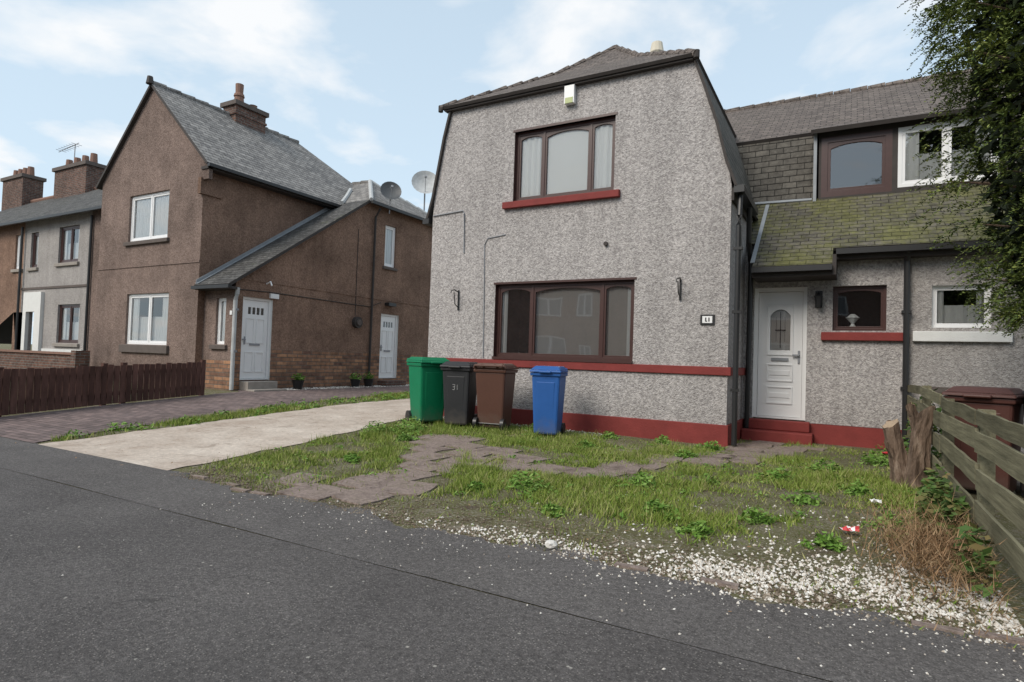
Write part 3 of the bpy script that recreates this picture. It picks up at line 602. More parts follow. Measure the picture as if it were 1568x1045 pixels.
def axis(a,b,step,far):
    s=[a+i*step for i in range(int(round((b-a)/step))+1)]; o=[];d=step;x=a
    while x>-far: d*=1.6; x-=d; o.append(x)
    q=[];d=step;x=b
    while x<far: d*=1.6; x+=d; q.append(x)
    return o[::-1]+s+q
def sheet(name,xs_fn,ys,dz,mat):
    V=[];Fc=[]; rows=[xs_fn(y) for y in ys]; k=len(rows[0])
    for y,r in zip(ys,rows):
        for x in r: V.append((x,y,zg(x,y)+dz))
    for j in range(len(ys)-1):
        for i in range(k-1): Fc.append([j*k+i,j*k+i+1,(j+1)*k+i+1,(j+1)*k+i])
    me=bpy.data.meshes.new(name); me.from_pydata(V,[],Fc); me.materials.append(mat)
    uv=me.uv_layers.new(name='UVMap'); co=np.array(V)[:,:2]; idx=np.zeros(len(me.loops),dtype=np.int32); me.loops.foreach_get('vertex_index',idx)
    uv.data.foreach_set('uv',co[idx].astype(np.float32).ravel())
    ob=bpy.data.objects.new(name,me); COL.objects.link(ob); return ob
gx=axis(-30,15,0.25,600); gy=axis(-5,25,0.2,600)
sheet('ground',lambda y:gx,gy,0.0,m_soil)
def frange(a,b,s):
    n=int(round((b-a)/s)); return [a+(b-a)*i/n for i in range(n+1)]
def wob(x): return 0.07*math.sin(x*3.1)+0.05*math.sin(x*7.7+1)+0.03*math.sin(x*17)+0.02*math.sin(x*41)
V=[];Fc=[];xs=frange(-60,40,0.06)
for x in xs:
    e=3.44+(wob(x) if -5.7<x<0.9 else 0.01*wob(x))+ (0.08 if x<-5.7 else 0)
    V+=[(x,2.66+0.004*math.sin(x*3),0.058),(x,min(e,3.4) ,0.058),(x,e,zg(x,e)+0.008)]
for i in range(len(xs)-1):
    for j in range(2): Fc.append([i*3+j,(i+1)*3+j,(i+1)*3+j+1,i*3+j+1])
me=bpy.data.meshes.new('footway'); me.from_pydata(V,[],Fc); me.materials.append(m_asph2); fo=bpy.data.objects.new('footway',me); COL.objects.link(fo)
mb=MB(); mb.face([(-60,-7.5,0.057),(40,-7.5,0.057),(40,2.653,0.057),(-60,2.653,0.057)],m_asph,(0,0,1)); mb.done('road')
mb=MB(); mb.box(-60,40,-12,-7.5,0.0,0.17,m_stone); mb.done('opposite_pavement')
ysd=[3.5,3.7]+frange(3.9,18,0.2)
def lerp(y,pts):
    for (a,xa),(b,xb) in zip(pts[:-1],pts[1:]):
        if y<=b: return xa+(xb-xa)*(y-a)/(b-a)
    return pts[-1][1]
DL=[(3.5,-8.33),(11.1,-9.1),(18,-9.7)]; DR=[(3.5,-5.75),(5,-5.95),(7,-6.35),(8,-6.6),(9,-6.8),(18,-6.8)]
def strip(a,b,n): return lambda y:[lerp(y,a)+(lerp(y,b)-lerp(y,a))*i/n+ (0.03*math.sin(y*5)+0.02*math.sin(y*13) if i in (0,n) else 0) for i in range(n+1)]
sheet('concrete_driveway',strip(DL,DR,12),ysd,0.009,m_conc)
PR=[(3.5,-8.45),(4.6,-8.85),(7.4,-9.35),(12.8,-10.35),(18,-11)]
PL0=[(3.5,-11.2),(4.28,-11.45),(6,-11.87),(7.9,-12.16),(9.2,-12.4),(9.4,-12.87),(18,-12.87)]
sheet('block_paved_drive',strip(PL0,PR,14),ysd,0.012,m_paver)

mb=MB()
def slabat(x,y,w,h,a):
    c,s=math.cos(a),math.sin(a); pts=[]
    for dx,dy in ((-1,-1),(0.1,-1.04),(1,-0.95),(1.03,0.1),(1,1),(-0.1,1.03),(-1,1),(-1.03,0)):
        px=x+(dx*w*c-dy*h*s)/2+random.uniform(-.03,.03); py=y+(dx*w*s+dy*h*c)/2+random.uniform(-.03,.03); pts.append((px,py))
    z=[zg(*p)+0.014 for p in pts]; mb.hexa([(p[0],p[1],q-0.06) for p,q in zip(pts,z)],[(p[0],p[1],q) for p,q in zip(pts,z)],m_slab)
for x,y in ((-3.95,3.75),(-3.5,3.8),(-3.9,4.2),(-3.45,4.25),(-3.75,4.7),(-3.9,5.2),(-3.45,5.25),(-4.2,5.6),(-3.7,5.7),(-4.5,6.05),(-4.0,6.15),(-4.75,6.5),(-4.3,6.55),(-3.8,6.4),(-3.2,5.7),(-2.75,5.85),(-2.3,5.9),(-3.3,6.2),(-2.2,6.35),(-2.0,6.8),(-1.9,7.3),(-1.5,7.5),(-1.45,7.95),(-1.1,7.9),(-1.0,8.4),(-1.25,8.8),(-0.8,8.8),(-1.2,9.3),(-0.75,9.3),(-1.0,9.75),(-0.5,9.7),(-4.4,4.0),(-4.6,7.0),(-5.0,6.9),(-2.4,7.3)):
    slabat(x+random.uniform(-.04,.04),y+random.uniform(-.04,.04),random.uniform(.40,.54),random.uniform(.38,.5),random.uniform(-.2,.2))
mb.done('garden_path')

# ---------------------------------------------------------------- vegetation helpers
def npmesh(name,V,k,mat,smooth=False):
    V=np.asarray(V,dtype=np.float32).reshape(-1,3); nv=len(V); nf=nv//k
    me=bpy.data.meshes.new(name); me.vertices.add(nv); me.vertices.foreach_set('co',V.ravel())
    me.loops.add(nv); me.loops.foreach_set('vertex_index',np.arange(nv,dtype=np.int32))
    me.polygons.add(nf); me.polygons.foreach_set('loop_start',np.arange(0,nv,k,dtype=np.int32)); me.update(calc_edges=True); me.validate()
    me.materials.append(mat); ob=bpy.data.objects.new(name,me); COL.objects.link(ob); return ob
_lat=rng.random((256,256))
def vn(x,y,s):
    x=x*s+100;y=y*s+100; xi=np.floor(x).astype(int);yi=np.floor(y).astype(int);fx=x-xi;fy=y-yi
    fx=fx*fx*(3-2*fx);fy=fy*fy*(3-2*fy); g=lambda a,b:_lat[a%256,b%256]
    return (g(xi,yi)*(1-fx)+g(xi+1,yi)*fx)*(1-fy)+(g(xi,yi+1)*(1-fx)+g(xi+1,yi+1)*fx)*fy
def leafmat(name,cols,posvar=1.2,rough=0.6,isl=0.5):
    m=M(name,rough,0.2); g=m.n('ShaderNodeNewGeometry')
    r=m.math('ADD',m.math('MULTIPLY',g.outputs['Random Per Island'],isl),m.math('MULTIPLY',m.noise(posvar,2),1-isl))
    n=len(cols); c=m.ramp(r,[(0.2+0.6*i/(n-1),cc) for i,cc in enumerate(cols)]); m.col(c); return m.m
m_grass=leafmat('grass_blades',[(0.10,0.17,0.022),(0.165,0.235,0.035),(0.24,0.29,0.065),(0.38,0.34,0.17)],1.6)
m_weed=leafmat('weed_leaves',[(0.085,0.18,0.025),(0.14,0.26,0.045),(0.23,0.34,0.09)],3)
m_conif=leafmat('conifer_foliage',[(0.03,0.052,0.018),(0.075,0.11,0.03),(0.155,0.195,0.048),(0.27,0.29,0.08)],2.6,isl=0.4)
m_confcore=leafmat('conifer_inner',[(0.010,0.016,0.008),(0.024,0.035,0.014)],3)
m_dry=leafmat('dry_twigs',[(0.16,0.09,0.045),(0.28,0.17,0.09),(0.38,0.27,0.16)],3)

pathA=[(-3.7,3.4),(-3.65,4.4),(-3.9,5.2),(-4.3,5.9),(-4.6,6.6)]; pathB=[(-3.8,5.3),(-3.0,5.8),(-2.1,6.0),(-1.9,6.9),(-1.35,7.8),(-1.0,8.6),(-.95,10.2)]
def dseg(x,y,P):
    d=np.full(x.shape,9.0)
    for (ax,ay),(bx,by) in zip(P[:-1],P[1:]):
        vx,vy=bx-ax,by-ay; t=np.clip(((x-ax)*vx+(y-ay)*vy)/(vx*vx+vy*vy),0,1); d=np.minimum(d,np.hypot(x-ax-t*vx,y-ay-t*vy))
    return d
def density(x,y):
    d=0.24+1.7*(vn(x,y,1.1)-0.45)+1.1*(vn(x,y,3.5)-0.5)+0.9*(vn(x,y,9)-0.5)+0.15*(x<-3)
    pd=np.minimum(dseg(x,y,pathA)-0.16,dseg(x,y,pathB)-0.05); f=np.clip((pd+0.5*(vn(x,y,3)-0.5)+0.3*(vn(x,y,8)-0.5)-0.16)/0.22,0.04,1)
    d=np.clip(d,0.04,1)*f
    edge=3.5+0.5*vn(x,y*0,1.1)+0.55*np.clip((x+2.5)/3.2,0,1); d*=np.clip((y-edge)/0.8,0.05,1)
    d*=np.clip((8.75-y)/0.5,0.05,1)*(x<-1.5)+(x>=-1.5)*np.clip((10.1-y)/0.4,0.05,1)
    rx=np.interp(y,[3.5,5,7,8,9],[-5.75,-5.95,-6.35,-6.6,-6.8]); d*=np.clip((x-rx)/0.25,0.0,1)
    d*=(x<0.72)
    return np.clip(d,0,1)
def blades(x,y,h,w,lean=0.5):
    n=len(x); z=zgn(x,y)+0.0; a=rng.random(n)*6.283; wx=np.cos(a)*w/2; wy=np.sin(a)*w/2
    b=rng.random(n)*6.283; l=rng.random(n)*lean*h
    tip=np.stack([x+np.cos(b)*l,y+np.sin(b)*l,z+h],1)
    return np.stack([np.stack([x-wx,y-wy,z],1),np.stack([x+wx,y+wy,z],1),tip],1)
N0=400000; x=rng.uniform(-6.8,0.74,N0); y=rng.uniform(3.4,10.2,N0); keep=rng.random(N0)<density(x,y)*np.clip(1.5-(y-3.4)/6,0.4,1); keep&=~((y>8.8)&(x<-1.45)); x=x[keep];y=y[keep]
hh=(0.015+0.045*rng.random(len(x))**1.7)*(0.4+1.3*vn(x,y,1.7)); T1=blades(x,y,hh,0.006+0.006*rng.random(len(x)),1.3)
tx=[];ty=[];th=[]
for i in range(520):
    cx,cy=random.uniform(-6.5,0.6),random.uniform(3.6,8.6)
    if cx>-1.4 and random.random()<0.5: cy=random.uniform(4,10)
    if density(np.array([cx]),np.array([cy]))[0]<0.3 or (cy>8.6 and cx<-1.5): continue
    n=random.randint(20,55); sg=random.uniform(.03,.09); tx.append(rng.normal(cx,sg,n)); ty.append(rng.normal(cy,sg,n)); th.append(rng.uniform(0.04,random.uniform(.08,.17),n))
n=16000; sy=rng.uniform(3.7,14,n); t=rng.random(n)
xa=np.interp(sy,[3.5,11.1,18],[-8.33,-9.1,-9.7]); xb=np.interp(sy,[3.5,4.6,7.4,12.8,18],[-8.45,-8.85,-9.35,-10.35,-11]); sx=xa*t+xb*(1-t)
kk=rng.random(n)<np.clip(0.2+1.4*(vn(sx,sy,1.2)-0.3),0.05,1); sx=sx[kk];sy=sy[kk]
T2=blades(np.concatenate(tx),np.concatenate(ty),np.concatenate(th),0.008,1.0); T3=blades(sx,sy,rng.uniform(0.03,0.10,len(sx)),0.014,0.9)
npmesh('grass',np.concatenate([T1,T2,T3]).reshape(-1,3),3,m_grass)

def leaves(c,r,n,size,flat=0.5,updir=True):
    c=np.array(c); d=rng.normal(size=(n,3)); d/=np.linalg.norm(d,axis=1)[:,None]
    if updir: d[:,2]=np.abs(d[:,2])
    rad=rng.random(n)**0.45; p=c+d*rad[:,None]*np.array(r)
    a=rng.normal(size=(n,3)); a[:,2]*=flat; a/=np.linalg.norm(a,axis=1)[:,None]; b=np.cross(a,rng.normal(size=(n,3))); b[:,2]*=flat; b/=np.linalg.norm(b,axis=1)[:,None]
    s=(size*(0.6+0.8*rng.random(n)))[:,None]
    return np.stack([p-a*s,p-b*s*0.45+a*s*0.1,p+a*s,p+b*s*0.45+a*s*0.1],1)
Q=[]
for cx,cy,r in [(-2.54,4.87,.19),(-1.69,5.67,.15),(-1.3,4.75,.13),(-2.0,4.3,.08),(-0.6,5.0,.11),(-0.9,4.4,.10),(-0.3,5.9,.13),(-0.1,4.6,.10),(-5.6,7.0,.26),(-5.9,6.6,.2),(-5.2,6.4,.12),(-0.6,6.8,.15),(0.1,6.6,.12),(-0.2,7.7,.16),(0.3,5.4,.13),(-1.2,6.2,.1),(-2.9,4.6,.08),(-3.0,7.4,.12),(-1.75,7.6,.12),(-4.7,4.9,.1),(-1.6,8.5,.14),(-3.1,8.55,.12),(-4.3,8.5,.12),(-2.3,8.6,.12),(0.3,8.6,.18),(0.55,9.4,.25)]:
    n=int(1100*r)+30
    Q.append(leaves((cx,cy,zg(cx,cy)),(r,r,r*0.95),n,0.023))
    for k in range(4): Q.append(leaves((cx+random.uniform(-1,1)*r*1.3,cy+random.uniform(-1,1)*r*1.3,zg(cx,cy)),(r*.5,r*.5,r*.5),n//6,0.02))
for i in range(330):
    cx,cy=random.uniform(-6.2,0.65),random.uniform(3.75,8.5)
    if density(np.array([cx]),np.array([cy]))[0]<0.12: continue
    Q.append(leaves((cx,cy,zg(cx,cy)),(0.08,0.08,0.05),random.randint(8,26),random.uniform(.012,.022)))
for i in range(60):
    yy=random.uniform(3.8,14); t=random.random(); cx=np.interp(yy,[3.5,11.1],[-8.33,-9.1])*t+np.interp(yy,[3.5,4.6,7.4,12.8],[-8.45,-8.85,-9.35,-10.35])*(1-t)
    Q.append(leaves((cx,yy,zg(cx,yy)),(0.13,0.13,0.12),30,0.03))
npmesh('weeds',np.concatenate(Q).reshape(-1,3),4,m_weed)

def stones(x,y,s,zoff=0.0):
    n=len(x); z=zgn(x,y)+s*0.35+zoff
    base=np.array([[1,0,0],[0,1,0],[-1,0,0],[0,-1,0],[0,0,.75],[0,0,-.75]],dtype=float)
    V=base[None]*s[:,None,None]*rng.uniform(0.6,1.25,(n,6,1)); a=rng.random(n)*6.28; c_,s_=np.cos(a)[:,None],np.sin(a)[:,None]
    X=V[:,:,0]*c_-V[:,:,1]*s_*0.8; Y=V[:,:,0]*s_+V[:,:,1]*c_*0.8; Z=V[:,:,2]+V[:,:,0]*rng.uniform(-.3,.3,(n,1))
    P=np.stack([X+x[:,None],Y+y[:,None],Z+z[:,None]],2); tri=[(0,1,4),(1,2,4),(2,3,4),(3,0,4),(1,0,5),(2,1,5),(3,2,5),(0,3,5)]
    return np.concatenate([P[:,list(t)] for t in tri],1)
n=90000; x=rng.uniform(-4.6,0.74,n); y=rng.uniform(3.2,5.6,n)
w=np.clip((x+3.4)/3.3,0.03,1)**1.5; ctr=3.50+0.14*vn(x,x*0,2)+0.32*np.clip((x+1.2)/1.9,0,1); wd=0.13+0.30*np.clip((x+1.8)/2.5,0,1)
p=w*np.exp(-((y-ctr)/wd)**2)*(0.2+1.7*vn(x,y,2.5)*vn(x+9,y,7)*1.6)+0.03*w*(y>3.4)*vn(x,y,2)+0.07*np.clip((x+0.8)/1,0,1)*np.exp(-((y-4.3)/0.5)**2)
k_=rng.random(n)<p*0.6; x=x[k_];y=y[k_]; S1=stones(x,y,0.006+0.011*rng.random(len(x))**1.5)
n=420; x=rng.uniform(-4.5,1.2,n); y=3.4-rng.exponential(0.3,n); S2=stones(x,y,0.003+0.006*rng.random(n),0.006)
n=900; yy=rng.uniform(10.3,17,n); xx=rng.uniform(-12.85,-12.35,n); S3=stones(xx,yy,0.02+0.015*rng.random(n))
n=900; xx=rng.uniform(-6.7,-3.2,n); yy=rng.uniform(8.2,8.88,n); S4=stones(xx,yy,0.008+0.01*rng.random(n))
m=M('white_chippings',0.8,0.2); g=m.n('ShaderNodeNewGeometry'); m.col(m.ramp(g.outputs['Random Per Island'],[(0.0,(0.30,0.25,0.20)),(0.3,(0.50,0.45,0.385)),(0.65,(0.66,0.63,0.58)),(1.0,(0.76,0.75,0.72))])); m_chip=m.m
npmesh('white_gravel',np.concatenate([S1,S2,S3,S4]).reshape(-1,3),3,m_chip)
n=9000; x=rng.uniform(-5.6,0.7,n); y=3.40+rng.exponential(0.22,n); k_=rng.random(n)<0.3+0.7*vn(x,y,3); m_peb=leafmat('edge_grit_stone',[(0.09,0.065,0.045),(0.17,0.135,0.10),(0.28,0.24,0.19)],4,0.9)
npmesh('edge_grit',stones(x[k_],y[k_],0.004+0.010*rng.random(k_.sum())).reshape(-1,3),3,m_peb)
n=500; x=rng.uniform(-9,1,n); y=rng.uniform(3.0,8.8,n); a=rng.random((n,3))-.5; a[:,2]*=.3; b=rng.random((n,3))-.5; b[:,2]*=.3; s=0.03
pz=np.stack([x,y,zgn(x,y)+0.02],1); npmesh('fallen_leaves',np.stack([pz-a*s,pz+b*s*.6,pz+a*s,pz-b*s*.6],1).reshape(-1,3),4,m_dry)
mb=MB()
for i in range(26):
    x0=-5.6+i*0.245
    if -4.2<x0<-3.3 or random.random()<0.5: continue
    a=3.47+wob(x0); mb.hexa([(x0,a-0.02,0.03),(x0+0.2,a-0.02+random.uniform(-.02,.02),0.03),(x0+0.2,a+0.04,0.03),(x0,a+0.04,0.03)],[(x0,a-0.02,0.066),(x0+0.2,a-0.02,0.07),(x0+0.2,a+0.03,0.07),(x0,a+0.03,0.066)],m_slab)
mb.done('garden_edging')
import bmesh
def rock(name,loc,r,mat,sc=(1,1,.7)):
    bm=bmesh.new(); bmesh.ops.create_icosphere(bm,subdivisions=2,radius=r)
    for v in bm.verts: v.co*=random.uniform(0.8,1.12); v.co.x*=sc[0]; v.co.y*=sc[1]; v.co.z*=sc[2]
    me=bpy.data.meshes.new(name); bm.to_mesh(me); bm.free(); me.materials.append(mat); ob=bpy.data.objects.new(name,me); ob.location=loc; COL.objects.link(ob); return ob
rock('white_stone',(-1.63,3.5,0.085),0.042,plain('white_rock',(0.62,0.6,0.56),0.8,0.2,20))
m_red2=plain('litter_red',(0.6,0.05,0.06),0.4)
def crumple(name,loc,w,h,mat,mat2=None):
    mb=MB(); n=5; P=[[Vector((loc[0]+(i/n-.5)*w,loc[1]+(j/n-.5)*h,loc[2]+random.uniform(0,0.035))) for i in range(n+1)] for j in range(n+1)]
    for j in range(n):
        for i in range(n): mb.face([P[j][i],P[j][i+1],P[j+1][i+1],P[j+1][i]],mat2 if mat2 and (i+j)%3==0 else mat,(0,0,1))
    mb.done(name)
crumple('crisp_packet',(0.02,5.0,0.10),0.13,0.08,m_red2,m_white); crumple('paper_scrap',(0.22,6.1,0.12),0.09,0.06,m_white)
crumple('plastic_wrapper',(0.48,9.0,0.2),0.18,0.14,m_red2)

# ================================================================ WHEELIE BINS
def wheelie(name,x,y,rot,c,h=1.06,w=0.5,label=False):
    e=empty(name,(x,y,zg(x,y)+0.012)); e.rotation_euler=(0,0,rot)
    def bm_(nm,c):
        m=M(nm,0.5,0.35); n=m.noise(4,5,0.7); cc=m.mix(n,tuple(q*0.8 for q in c),tuple(min(1,q*1.15) for q in c))
        z=m.sep(m.obj)[2]; d=m.ramp(m.math('ADD',z,m.math('MULTIPLY',m.noise(9,4),0.35)),[(0.12,0.55),(0.45,0.0)])
        m.col(m.mix(d,cc,(0.13,0.11,0.09))); m.bump(m.noise(60,2),0.0015); return m.m
    mt=bm_(name+'_plastic',c); ml=bm_(name+'_lid_plastic',tuple(q*0.92 for q in c))
    d=w*1.12; s=h/1.06
    def loc(mb,nm,bev):
        o=mb.done(nm,None,bevel=bev); o.parent=e; return o
    mb=MB()
    def ring(hw,f,bk,z): return [(-hw,f,z),(hw,f,z),(hw,bk,z),(-hw,bk,z)]
    lo=ring(w*0.38,-d*0.36,d*0.30,0.03); up=ring(w*0.46,-d*0.46,d*0.42,0.90*s); mb.hexa(lo,up,mt); loc(mb,'body',0.03)
    mb=MB(); mb.hexa(ring(w*0.49,-d*0.50,d*0.45,0.885*s),ring(w*0.50,-d*0.51,d*0.46,0.935*s),mt)
    mb.hexa([(-w*0.25,-d*0.368,0.12),(w*0.25,-d*0.368,0.12),(w*0.25,-d*0.33,0.12),(-w*0.25,-d*0.33,0.12)],[(-w*0.3,-d*0.46,0.8*s),(w*0.3,-d*0.46,0.8*s),(w*0.3,-d*0.42,0.8*s),(-w*0.3,-d*0.42,0.8*s)],mt)
    loc(mb,'rim',0.012)
    mb=MB(); mb.hexa(ring(w*0.52,-d*0.56,d*0.46,0.94*s),ring(w*0.50,-d*0.53,d*0.46,0.975*s),ml)
    mb.hexa(ring(w*0.49,-d*0.50,d*0.46,0.976*s),ring(w*0.38,-d*0.36,d*0.42,1.03*s),ml)
    mb.hexa([(-w*0.2,-d*0.60,0.93*s),(w*0.2,-d*0.60,0.93*s),(w*0.2,-d*0.54,0.93*s),(-w*0.2,-d*0.54,0.93*s)],[(-w*0.2,-d*0.60,0.96*s),(w*0.2,-d*0.60,0.96*s),(w*0.2,-d*0.54,0.97*s),(-w*0.2,-d*0.54,0.97*s)],ml)
    loc(mb,'lid',0.014)
    mb=MB(); mb.tube([(-w*0.42,d*0.53,0.99*s),(w*0.42,d*0.53,0.99*s)],0.018,ml,10)
    for q in (-1,1): mb.tube([(q*w*0.42,d*0.40,0.92*s),(q*w*0.42,d*0.53,0.99*s)],0.02,ml,8); mb.tube([(q*w*0.2,d*0.42,0.98*s),(q*w*0.2,d*0.53,0.99*s)],0.03,ml,8)
    loc(mb,'handle',0)
    mb=MB()
    for q in (-1,1):
        mb.tube([(q*w*0.36,d*0.33,0.09),(q*w*0.46,d*0.33,0.09)],0.09,m_black,20); mb.tube([(q*w*0.46,d*0.33,0.09),(q*w*0.465,d*0.33,0.09)],0.035,m_dark,12)
    mb.tube([(-w*0.4,d*0.33,0.09),(w*0.4,d*0.33,0.09)],0.012,m_black,6); loc(mb,'wheels',0)
    if label:
        mb=MB(); yb=lambda z:-d*(0.36+0.10*(z-0.03)/0.87)-0.004; mg=plain('faded_paint',(0.36,0.36,0.36),0.8,0.3,30)
        def st(x0,z0,x1,z1): mb.tube([(x0,yb(z0),z0),(x1,yb(z1),z1)],0.004,mg,5)
        st(-.05,.66,-.01,.66);st(-.01,.66,-.015,.58);st(-.045,.62,-.01,.625);st(-.05,.58,-.015,.58);st(.03,.66,.03,.58); loc(mb,'painted_number',0)
    return e
wheelie('green_wheelie_bin',-6.05,7.98,math.radians(62),(0.0,0.175,0.075),1.1,0.54)
wheelie('black_wheelie_bin',-5.42,8.03,math.radians(14),(0.03,0.031,0.034),1.05,0.5,label=True)
wheelie('brown_wheelie_bin',-4.83,8.12,math.radians(190),(0.10,0.046,0.032),1.05,0.54)
wheelie('blue_wheelie_bin',-3.86,8.05,math.radians(12),(0.024,0.11,0.36),1.05,0.46)
wheelie('brown_wheelie_bin',1.18,7.4,math.radians(-20),(0.09,0.035,0.028),1.05,0.56)
wheelie('black_wheelie_bin',1.75,7.2,math.radians(10),(0.02,0.02,0.023),1.05,0.56)

# ================================================================ FENCES
def wood(name,c,var):
    m=M(name,0.9,0.15); w=m.n('ShaderNodeMapping'); w.inputs['Scale'].default_value=(30,3,2) if 'stained' in name else (30,2,30); m.l(m.obj,w.inputs['Vector'])
    g=m.n('ShaderNodeNewGeometry')
    col=m.mix(m.noise(2,5,0.6),tuple(q*(1-var) for q in c),tuple(q*(1+var) for q in c))
    col=m.mix(1.0,col,m.ramp(m.noise(1.0,5,0.7,w.outputs[0]),[(0.3,0.55),(0.7,1.25)]),'MULTIPLY')
    col=m.mix(1.0,col,m.ramp(g.outputs['Random Per Island'],[(0,0.75),(1,1.15)]),'MULTIPLY')
    m.col(col); m.bump(m.noise(1.0,5,0.7,w.outputs[0]),0.006); return m.m
m_fence=wood('fence_stained_brown',(0.105,0.055,0.045),0.35); m_fence2=wood('fence_weathered',(0.20,0.185,0.12),0.45)
fe=empty('picket_fence',(-11.8,6,0.1)); mb=MB(); rl=MB()
P=[(-12.2,8.15),(-11.87,6.0),(-11.45,4.28),(-11.15,3.0)]
for (ax,ay),(bx,by) in zip(P[:-1],P[1:]):
    A2=Vector((ax,ay,0));B2=Vector((bx,by,0)); L=(B2-A2).length; d=(B2-A2)/L; nn=Vector((-d.y,d.x,0))
    if nn.x<0: nn=-nn
    n=int(L/0.118)
    for i in range(n):
        p=A2+d*(i+0.06)*L/n; q=p+d*0.104; z=zg(p.x,p.y); t=0.74+random.uniform(-.015,.015)
        mb.hexa([p+Vector((0,0,z+.03)),q+Vector((0,0,z+.03)),q+nn*0.018+Vector((0,0,z+.03)),p+nn*0.018+Vector((0,0,z+.03))],[p+Vector((0,0,z+t)),q+Vector((0,0,z+t)),q+nn*0.018+Vector((0,0,z+t)),p+nn*0.018+Vector((0,0,z+t))],m_fence)
    for h in (0.18,0.56):
        o=-nn*0.045; lo=[A2+o,B2+o,B2-nn*0.003,A2-nn*0.003]; zs_=[zg(v.x,v.y)+h for v in lo]
        rl.hexa([v+Vector((0,0,z)) for v,z in zip(lo,zs_)],[v+Vector((0,0,z+.07)) for v,z in zip(lo,zs_)],m_fence)
    for k in range(int(L/1.8)+1):
        p=A2+d*min(k*1.8,L-0.1); z=zg(p.x,p.y); rl.box(p.x-0.14,p.x-0.05,p.y-.04,p.y+.04,z-.1,z+.78,m_fence)
mb.done('pickets',fe); rl.done('rails_and_posts',fe)
bw=MB(); bw.box(-24,-18.2,8.3,8.5,0.1,0.98,m_redbrick); bw.box(-24,-18.15,8.25,8.55,0.98,1.04,m_terracotta); bw.box(-18.15,-17.9,8.25,8.6,0.1,1.1,m_redbrick); bw.done('garden_wall')
f2=empty('horizontal_board_fence',(0.8,6.5,0.1)); mb=MB()
yy=3.25
while yy<10.2:
    y2=min(yy+1.75,10.25)
    for k,h in enumerate((0.22,0.45,0.68,0.86)):
        o=random.uniform(-.025,.025); a=zg(.7,yy)+h+o; b=zg(.7,y2)+h+random.uniform(-.035,.035); hh_=0.135 if k<3 else 0.1
        K=6; prev=None
        for j in range(K+1):
            t=j/K; yv=yy+.005+(y2-yy-.01)*t; zv=a+(b-a)*t+random.uniform(-.006,.006); xo=random.uniform(-.004,.004)
            cur=(yv,zv,xo,hh_+random.uniform(-.006,.006))
            if prev: mb.hexa([(0.74+prev[2],prev[0],prev[1]),(0.76+prev[2],prev[0],prev[1]),(0.76+cur[2],cur[0],cur[1]),(0.74+cur[2],cur[0],cur[1])],[(0.74+prev[2],prev[0],prev[1]+prev[3]),(0.76+prev[2],prev[0],prev[1]+prev[3]),(0.76+cur[2],cur[0],cur[1]+cur[3]),(0.74+cur[2],cur[0],cur[1]+cur[3])],m_fence2)
            prev=cur
    z=zg(.8,yy); mb.box(0.766,0.85,yy,yy+0.09,z-.1,z+0.98+random.uniform(-.05,.05),m_fence2)
    yy=y2
mb.done('boards_and_posts',f2,merge=True)

# ================================================================ TREE STUMP
m=M('bark',0.95,0.1); mp=m.n('ShaderNodeMapping'); mp.inputs['Scale'].default_value=(14,14,3); m.l(m.obj,mp.inputs['Vector'])
m.col(m.ramp(m.noise(1,5,0.7,mp.outputs[0]),[(0.3,(0.06,0.042,0.032)),(0.55,(0.19,0.135,0.10)),(0.75,(0.34,0.27,0.21))])); m.bump(m.noise(1,5,0.75,mp.outputs[0]),0.04); m_bark=m.m
m_cut=plain('cut_wood',(0.36,0.27,0.19),0.85,0.3,20)
mb=MB()
def trunk(pts,rs,n=18,seed=0,cap=m_cut):
    random.seed(seed); rings=[]; P=[Vector(p) for p in pts]
    P2=[];r2=[]
    for i in range(len(P)-1):
        for j in range(3): P2.append(P[i].lerp(P[i+1],j/3)); r2.append(rs[i]+(rs[i+1]-rs[i])*j/3)
    P2.append(P[-1]); r2.append(rs[-1])
    for i in range(len(P2)):
        ring=[]
        for k in range(n):
            a=6.283*k/n; rr=r2[i]*(1+0.13*math.sin(3*a+i*0.3)+0.09*math.sin(7*a+i*.5)+random.uniform(-.07,.07)); ring.append(P2[i]+Vector((math.cos(a)*rr,math.sin(a)*rr,0)))
        rings.append(ring)
    for k in range(n): rings[-1][k].z+=0.05*math.sin(6.283*k/n+seed)+random.uniform(-.015,.015)
    for i in range(len(P2)-1):
        for k in range(n): q=[rings[i][k],rings[i][(k+1)%n],rings[i+1][(k+1)%n],rings[i+1][k]]; mb.face(q,m_bark,sum(q,Vector())/4-(P2[i]+P2[i+1])/2,False)
    mb.face(rings[-1],cap,(0,0,1))
trunk([(0.52,7.35,0.0),(0.50,7.35,0.1),(0.47,7.36,0.3),(0.43,7.36,0.5),(0.39,7.37,0.72)],[0.17,0.11,0.09,0.075,0.068],seed=1)
trunk([(0.60,7.30,0.0),(0.61,7.30,0.15),(0.62,7.29,0.4),(0.64,7.29,0.65),(0.69,7.28,0.88)],[0.17,0.12,0.095,0.08,0.07],seed=2)
trunk([(0.64,7.29,0.55),(0.59,7.29,0.8),(0.55,7.28,0.9)],[0.05,0.045,0.04],seed=3)
trunk([(0.45,7.33,0.3),(0.40,7.30,0.42),(0.36,7.28,0.5)],[0.04,0.035,0.03],seed=4)
mb.done('tree_stump'); random.seed(9)

